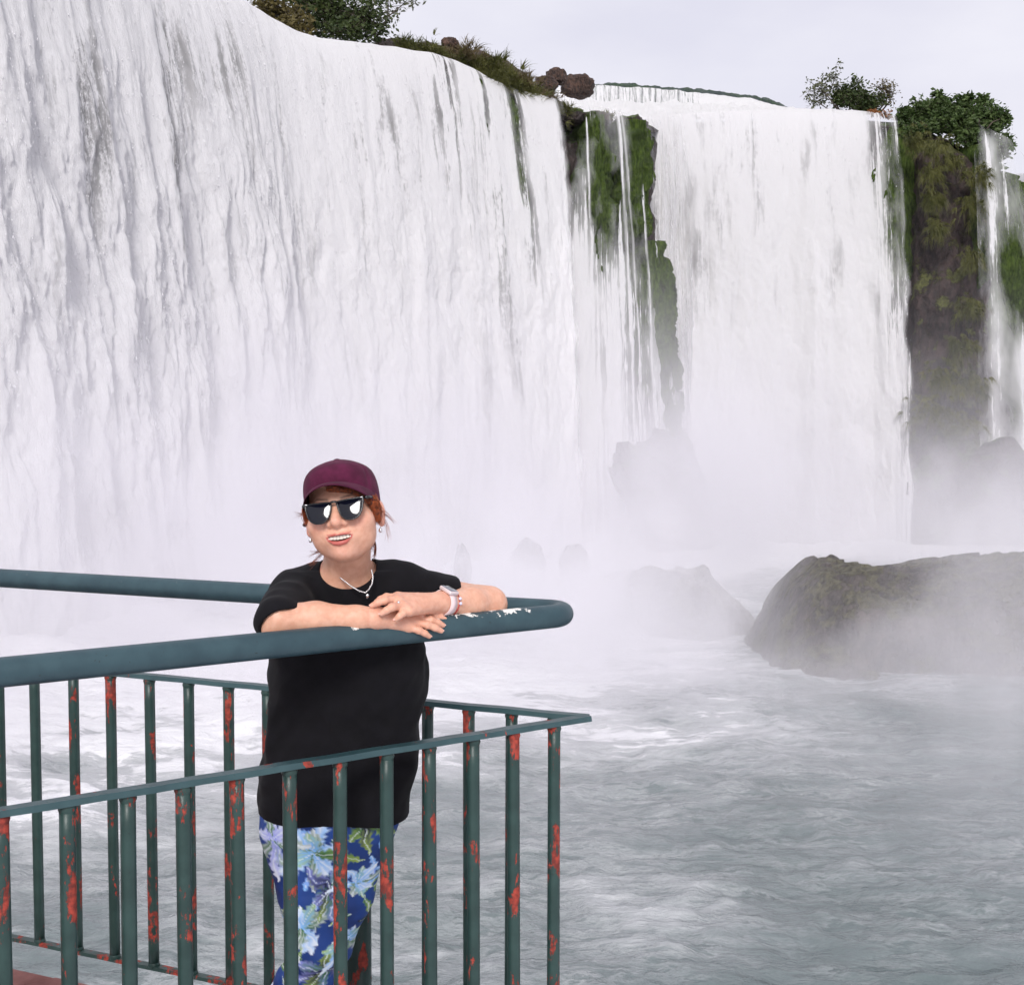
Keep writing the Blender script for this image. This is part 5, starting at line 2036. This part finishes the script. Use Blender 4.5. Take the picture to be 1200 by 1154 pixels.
def build_hair():
    r = np.random.default_rng(21)
    parts = []

    def lock(p0, p1, p2, n, spread, rad=0.0007, endspread=None):
        for i in range(int(n * 1.6)):
            o = r.normal(size=3) * spread
            e = r.normal(size=3) * (endspread if endspread is not None else spread)
            a, b, c = np.array(p0) + o, np.array(p1) + o * 0.8 + r.normal(size=3) * spread * 0.4, np.array(p2) + e
            ts = np.linspace(0, 1, 7)[:, None]
            pts = a * (1 - ts) ** 2 + 2 * b * ts * (1 - ts) + c * ts ** 2
            parts.append(tube(head_to_world(pts), np.linspace(rad, rad * 0.4, 7), 4, False))
    # fringe swept to the viewer's right under the brim
    lock((-0.012, -0.088, 0.050), (0.022, -0.096, 0.042), (0.064, -0.074, 0.024), 150, 0.0035)
    lock((0.038, -0.080, 0.044), (0.062, -0.072, 0.030), (0.080, -0.050, 0.000), 130, 0.0035)
    # in front of and over the ears
    lock((0.080, -0.046, 0.014), (0.090, -0.040, -0.004), (0.085, -0.032, -0.040), 230, 0.0045)
    lock((0.076, -0.056, 0.012), (0.083, -0.050, -0.002), (0.083, -0.042, -0.026), 120, 0.003)
    lock((0.082, -0.028, 0.008), (0.092, -0.020, -0.002), (0.090, -0.016, -0.022), 90, 0.004)
    lock((-0.080, -0.045, 0.012), (-0.088, -0.036, 0.000), (-0.086, -0.028, -0.022), 90, 0.004)
    # back of the head, tied low
    for a in np.linspace(-0.85, 0.8, 13):
        lock((0.074 * a, 0.075 - 0.02 * a * a, 0.020), (0.068 * a, 0.098 - 0.02 * a * a, -0.050), (0.044 * a, 0.075, -0.105), 40, 0.005)
    lock((-0.050, 0.055, -0.080), (-0.062, 0.050, -0.115), (-0.056, 0.045, -0.125), 14, 0.004)
    lock((0.052, 0.055, -0.080), (0.060, 0.048, -0.115), (0.052, 0.040, -0.125), 12, 0.003)
    # loose wisps
    for q in (((-0.088, 0.01, 0.01), (-0.102, 0.0, 0.0), (-0.112, -0.01, 0.004)), ((-0.07, 0.04, -0.09), (-0.09, 0.03, -0.115), (-0.105, 0.02, -0.122)),
              ((0.095, 0.01, -0.02), (0.108, 0.0, -0.03), (0.118, -0.01, -0.045)), ((0.09, 0.01, -0.03), (0.106, 0.0, -0.055), (0.100, -0.01, -0.085)),
              ((-0.07, 0.03, -0.085), (-0.085, 0.0, -0.095), (-0.092, -0.02, -0.092))):
        lock(*q, 5, 0.003, 0.0006, 0.006)
    v, f = merge(parts)
    child('hair', v, f, M_HAIR, woman)
    # dark clip of the ponytail peeping out behind the ear
    vv, ff = _ICO[3]
    child('hair_clip', head_to_world(vv * [0.012, 0.008, 0.006] + [-0.098, 0.03, -0.022]), ff, simple('clip', (0.02, 0.01, 0.015), 0.4), woman)


build_hair()

# --- jewellery and watch
def build_trinkets():
    # necklace lying on the collar
    pts = [J(399, 677, 3.088), J(404, 681, 3.082), J(411, 686.5, 3.077), J(420, 692, 3.073), J(428, 694.5, 3.071), J(432, 691, 3.074), J(436, 684, 3.081), J(437, 676, 3.093), J(435, 667, 3.11)]
    pts = np.array(pts)
    d = np.concatenate([[0], np.cumsum(np.linalg.norm(np.diff(pts, axis=0), axis=1))])
    s = np.arange(0, d[-1], 0.0034)
    q = np.stack([np.interp(s, d, pts[:, k]) for k in range(3)], -1)
    vv, ff = _ICO[3]
    v, f = merge([(vv * 0.0021 + p, ff) for p in q])
    nk = child('necklace', v, f, M_SILVER, woman)
    pd = J(430.5, 698.5, 3.066)
    pend = child('pendant', vv * [0.0042, 0.003, 0.0062] + pd, ff, M_SILVER, woman)
    pend.parent = nk
    # earrings
    for x in (-1, 1):
        a = head_to_world((0.086 * x, -0.004, -0.046))
        parts = [tube([a, a + [0, 0, -0.014]], 0.0010, 6), (vv * 0.0034 + a + [0, 0, 0.001], ff)]
        v, f = tube([a + [0, 0, -0.001], a + [0, 0, -0.012]], 0.0009, 6)
        e = child('earring', v, f, M_SILVER, woman)
        g = child('gem', vv * [0.0045, 0.0035, 0.0055] + a + [0, 0, -0.017], ff, M_SILVER, woman)
        g.parent = e
    # watch
    ax = L_WR - L_EL
    ax /= np.linalg.norm(ax)
    c = L_WR - ax * 0.012
    up = np.array([0.12, -0.42, 0.9])
    up -= ax * (up @ ax)
    up /= np.linalg.norm(up)
    s = np.cross(ax, up)
    ang = np.linspace(0, 2 * math.pi, 48, endpoint=False)
    prof = [(-0.0115, 0.0292), (-0.0115, 0.0318), (0.0115, 0.0318), (0.0115, 0.0292)]
    V = []
    for w, r_ in prof:
        rr = r_ + 0.0005
        V.append(c + w * ax + np.outer(np.cos(ang) * rr, up) + np.outer(np.sin(ang) * rr, s))
    V = np.concatenate(V)
    F = []
    for a in range(4):
        b = (a + 1) % 4
        for i in range(48):
            k = (i + 1) % 48
            F.append((a * 48 + i, a * 48 + k, b * 48 + k, b * 48 + i))
    wt = child('wristwatch', V, np.array(F), simple('pink_strap', (0.76, 0.60, 0.60), 0.5), woman)

    def rbox(center, X, Y, Z, hx, hy, hz, bev):
        bm = bmesh.new()
        bmesh.ops.create_cube(bm, size=2.0)
        for q in bm.verts:
            q.co = Vector((q.co.x * hx, q.co.y * hy, q.co.z * hz))
        bmesh.ops.bevel(bm, geom=list(bm.edges), offset=bev, segments=3, affect='EDGES', profile=0.5)
        bmesh.ops.triangulate(bm, faces=bm.faces)
        v = np.array([q.co[:] for q in bm.verts])
        f = np.array([[l.index for l in q.verts] for q in bm.faces])
        bm.free()
        return center + v[:, :1] * X + v[:, 1:2] * Y + v[:, 2:] * Z, f
    v, f = rbox(c + up * 0.0335, ax, s, up, 0.0175, 0.0195, 0.005, 0.0035)
    cs = child('watch_case', v, f, simple('pink_case', (0.78, 0.66, 0.66), 0.25, metal=0.4), woman)
    cs.parent = wt
    v, f = rbox(c + up * 0.0385, ax, s, up, 0.0140, 0.0160, 0.0008, 0.0006)
    sc_ = child('screen', v, f, simple('watch_glass', (0.045, 0.055, 0.085), 0.06, Coat_Weight=1.0), woman)
    sc_.parent = wt
    # bracelet: charm and red thread beside the watch
    c2 = L_WR - ax * 0.034
    ring = [c2 + math.cos(a) * 0.0312 * up + math.sin(a) * 0.0312 * s + ax * 0.002 * math.sin(3 * a) for a in np.linspace(0, 2 * math.pi, 49)]
    v, f = tube(ring, 0.0013, 6, False)
    br = child('bracelet', v, f, simple('red_thread', (0.45, 0.03, 0.04), 0.6), woman)
    for a in (-0.8, -1.15):
        for sg in (1, -1):
            p = c2 + math.cos(a) * 0.034 * up + math.sin(a * sg) * 0.034 * s
            if p[1] < c2[1]:
                ch = child('charm', vv * 0.0040 + p, ff, simple('pale_bead', (0.62, 0.62, 0.80), 0.2), woman)
                ch.parent = br
    # ring on the ring finger
    a, b = J(470, 709.5, 2.998), J(459, 711.5, 2.972)
    d = (b - a) / np.linalg.norm(b - a)
    cc = a + (b - a) * 0.25
    u = np.cross(d, [0, 0, 1.0])
    u /= np.linalg.norm(u)
    w = np.cross(u, d)
    v, f = tube([cc + math.cos(q) * 0.0106 * u + math.sin(q) * 0.0106 * w for q in np.linspace(0, 2 * math.pi, 33)], 0.0013, 6, False)
    rg = child('ring', v, f, M_SILVER, woman)
    up2 = np.array([0, -0.6, 0.8])
    st = child('stone', vv * 0.0036 + cc + up2 * 0.012, ff, M_SILVER, woman)
    st.parent = rg


build_trinkets()
tag(woman, 'smiling woman in maroon cap, sunglasses and black t-shirt leaning on the railing', 'person')

# ------------------------------------------------------------------ spray
def build_mist():
    """Spray hanging over the plunge pools: thick at the feet of the falls, thinning upwards and towards the viewpoint."""
    t = NT('spray')
    p = t.pos()
    blobs = [  # centre, radii, weight
        ((-9, 50, 0), (15, 12, 7.0), 0.19),
        ((-20, 40, 0), (13, 11, 6.5), 0.15),
        ((-6, 38, 0), (14, 9, 3.2), 0.20),
        ((2, 60, 0), (10, 9, 6.5), 0.17),
        ((4, 46, 0), (8, 7, 3.0), 0.12),
        ((17, 76, 0), (15, 8, 7), 0.16),
        ((24, 66, 0), (14, 12, 4.5), 0.13),
        ((16, 37, 0), (15, 5, 3.6), 0.085),
        ((4, 28, 0), (20, 9, 2.4), 0.035),
    ]
    acc = None
    for c, r, w in blobs:
        d = t.n('ShaderNodeVectorMath', operation='SUBTRACT')
        t.set(d.inputs[0], p)
        d.inputs[1].default_value = c
        e = t.n('ShaderNodeVectorMath', operation='DIVIDE')
        t.set(e.inputs[0], d.outputs[0])
        e.inputs[1].default_value = r
        l = t.n('ShaderNodeVectorMath', operation='DOT_PRODUCT')
        t.set(l.inputs[0], e.outputs[0])
        t.set(l.inputs[1], e.outputs[0])
        g = t.math('MULTIPLY', t.math('EXPONENT', t.math('MULTIPLY', l.outputs['Value'], -1.0)), w)
        acc = g if acc is None else t.math('ADD', acc, g)
    nz = t.noise(p, 0.16, 4, 0.6, mapping=(1, 1, 0.8), dist=0.6)
    acc = t.math('MULTIPLY', acc, t.ramp(nz, 0.40, 0.62, 0.06, 2.2))
    v = t.n('ShaderNodeVolumePrincipled')
    v.inputs['Color'].default_value = (0.87, 0.855, 0.895, 1)
    v.inputs['Anisotropy'].default_value = -0.2
    t.set(v.inputs['Density'], acc)
    m = t.done(v.outputs[0], volume=True)
    m.cycles.homogeneous_volume = False
    m.cycles.volume_step_rate = 3.0
    x0, x1, y0, y1, z0, z1 = -48, 48, 14, 96, -3, 22
    c = np.array([(x, y, z) for x in (x0, x1) for y in (y0, y1) for z in (z0, z1)], float)
    f = np.array([[0, 1, 3, 2], [4, 6, 7, 5], [0, 4, 5, 1], [2, 3, 7, 6], [0, 2, 6, 4], [1, 5, 7, 3]])
    o = mesh_from('mist', c, f, [m], smooth=False)
    tag(o, 'white spray drifting over the plunge pools', 'mist', kind='stuff')


build_mist()
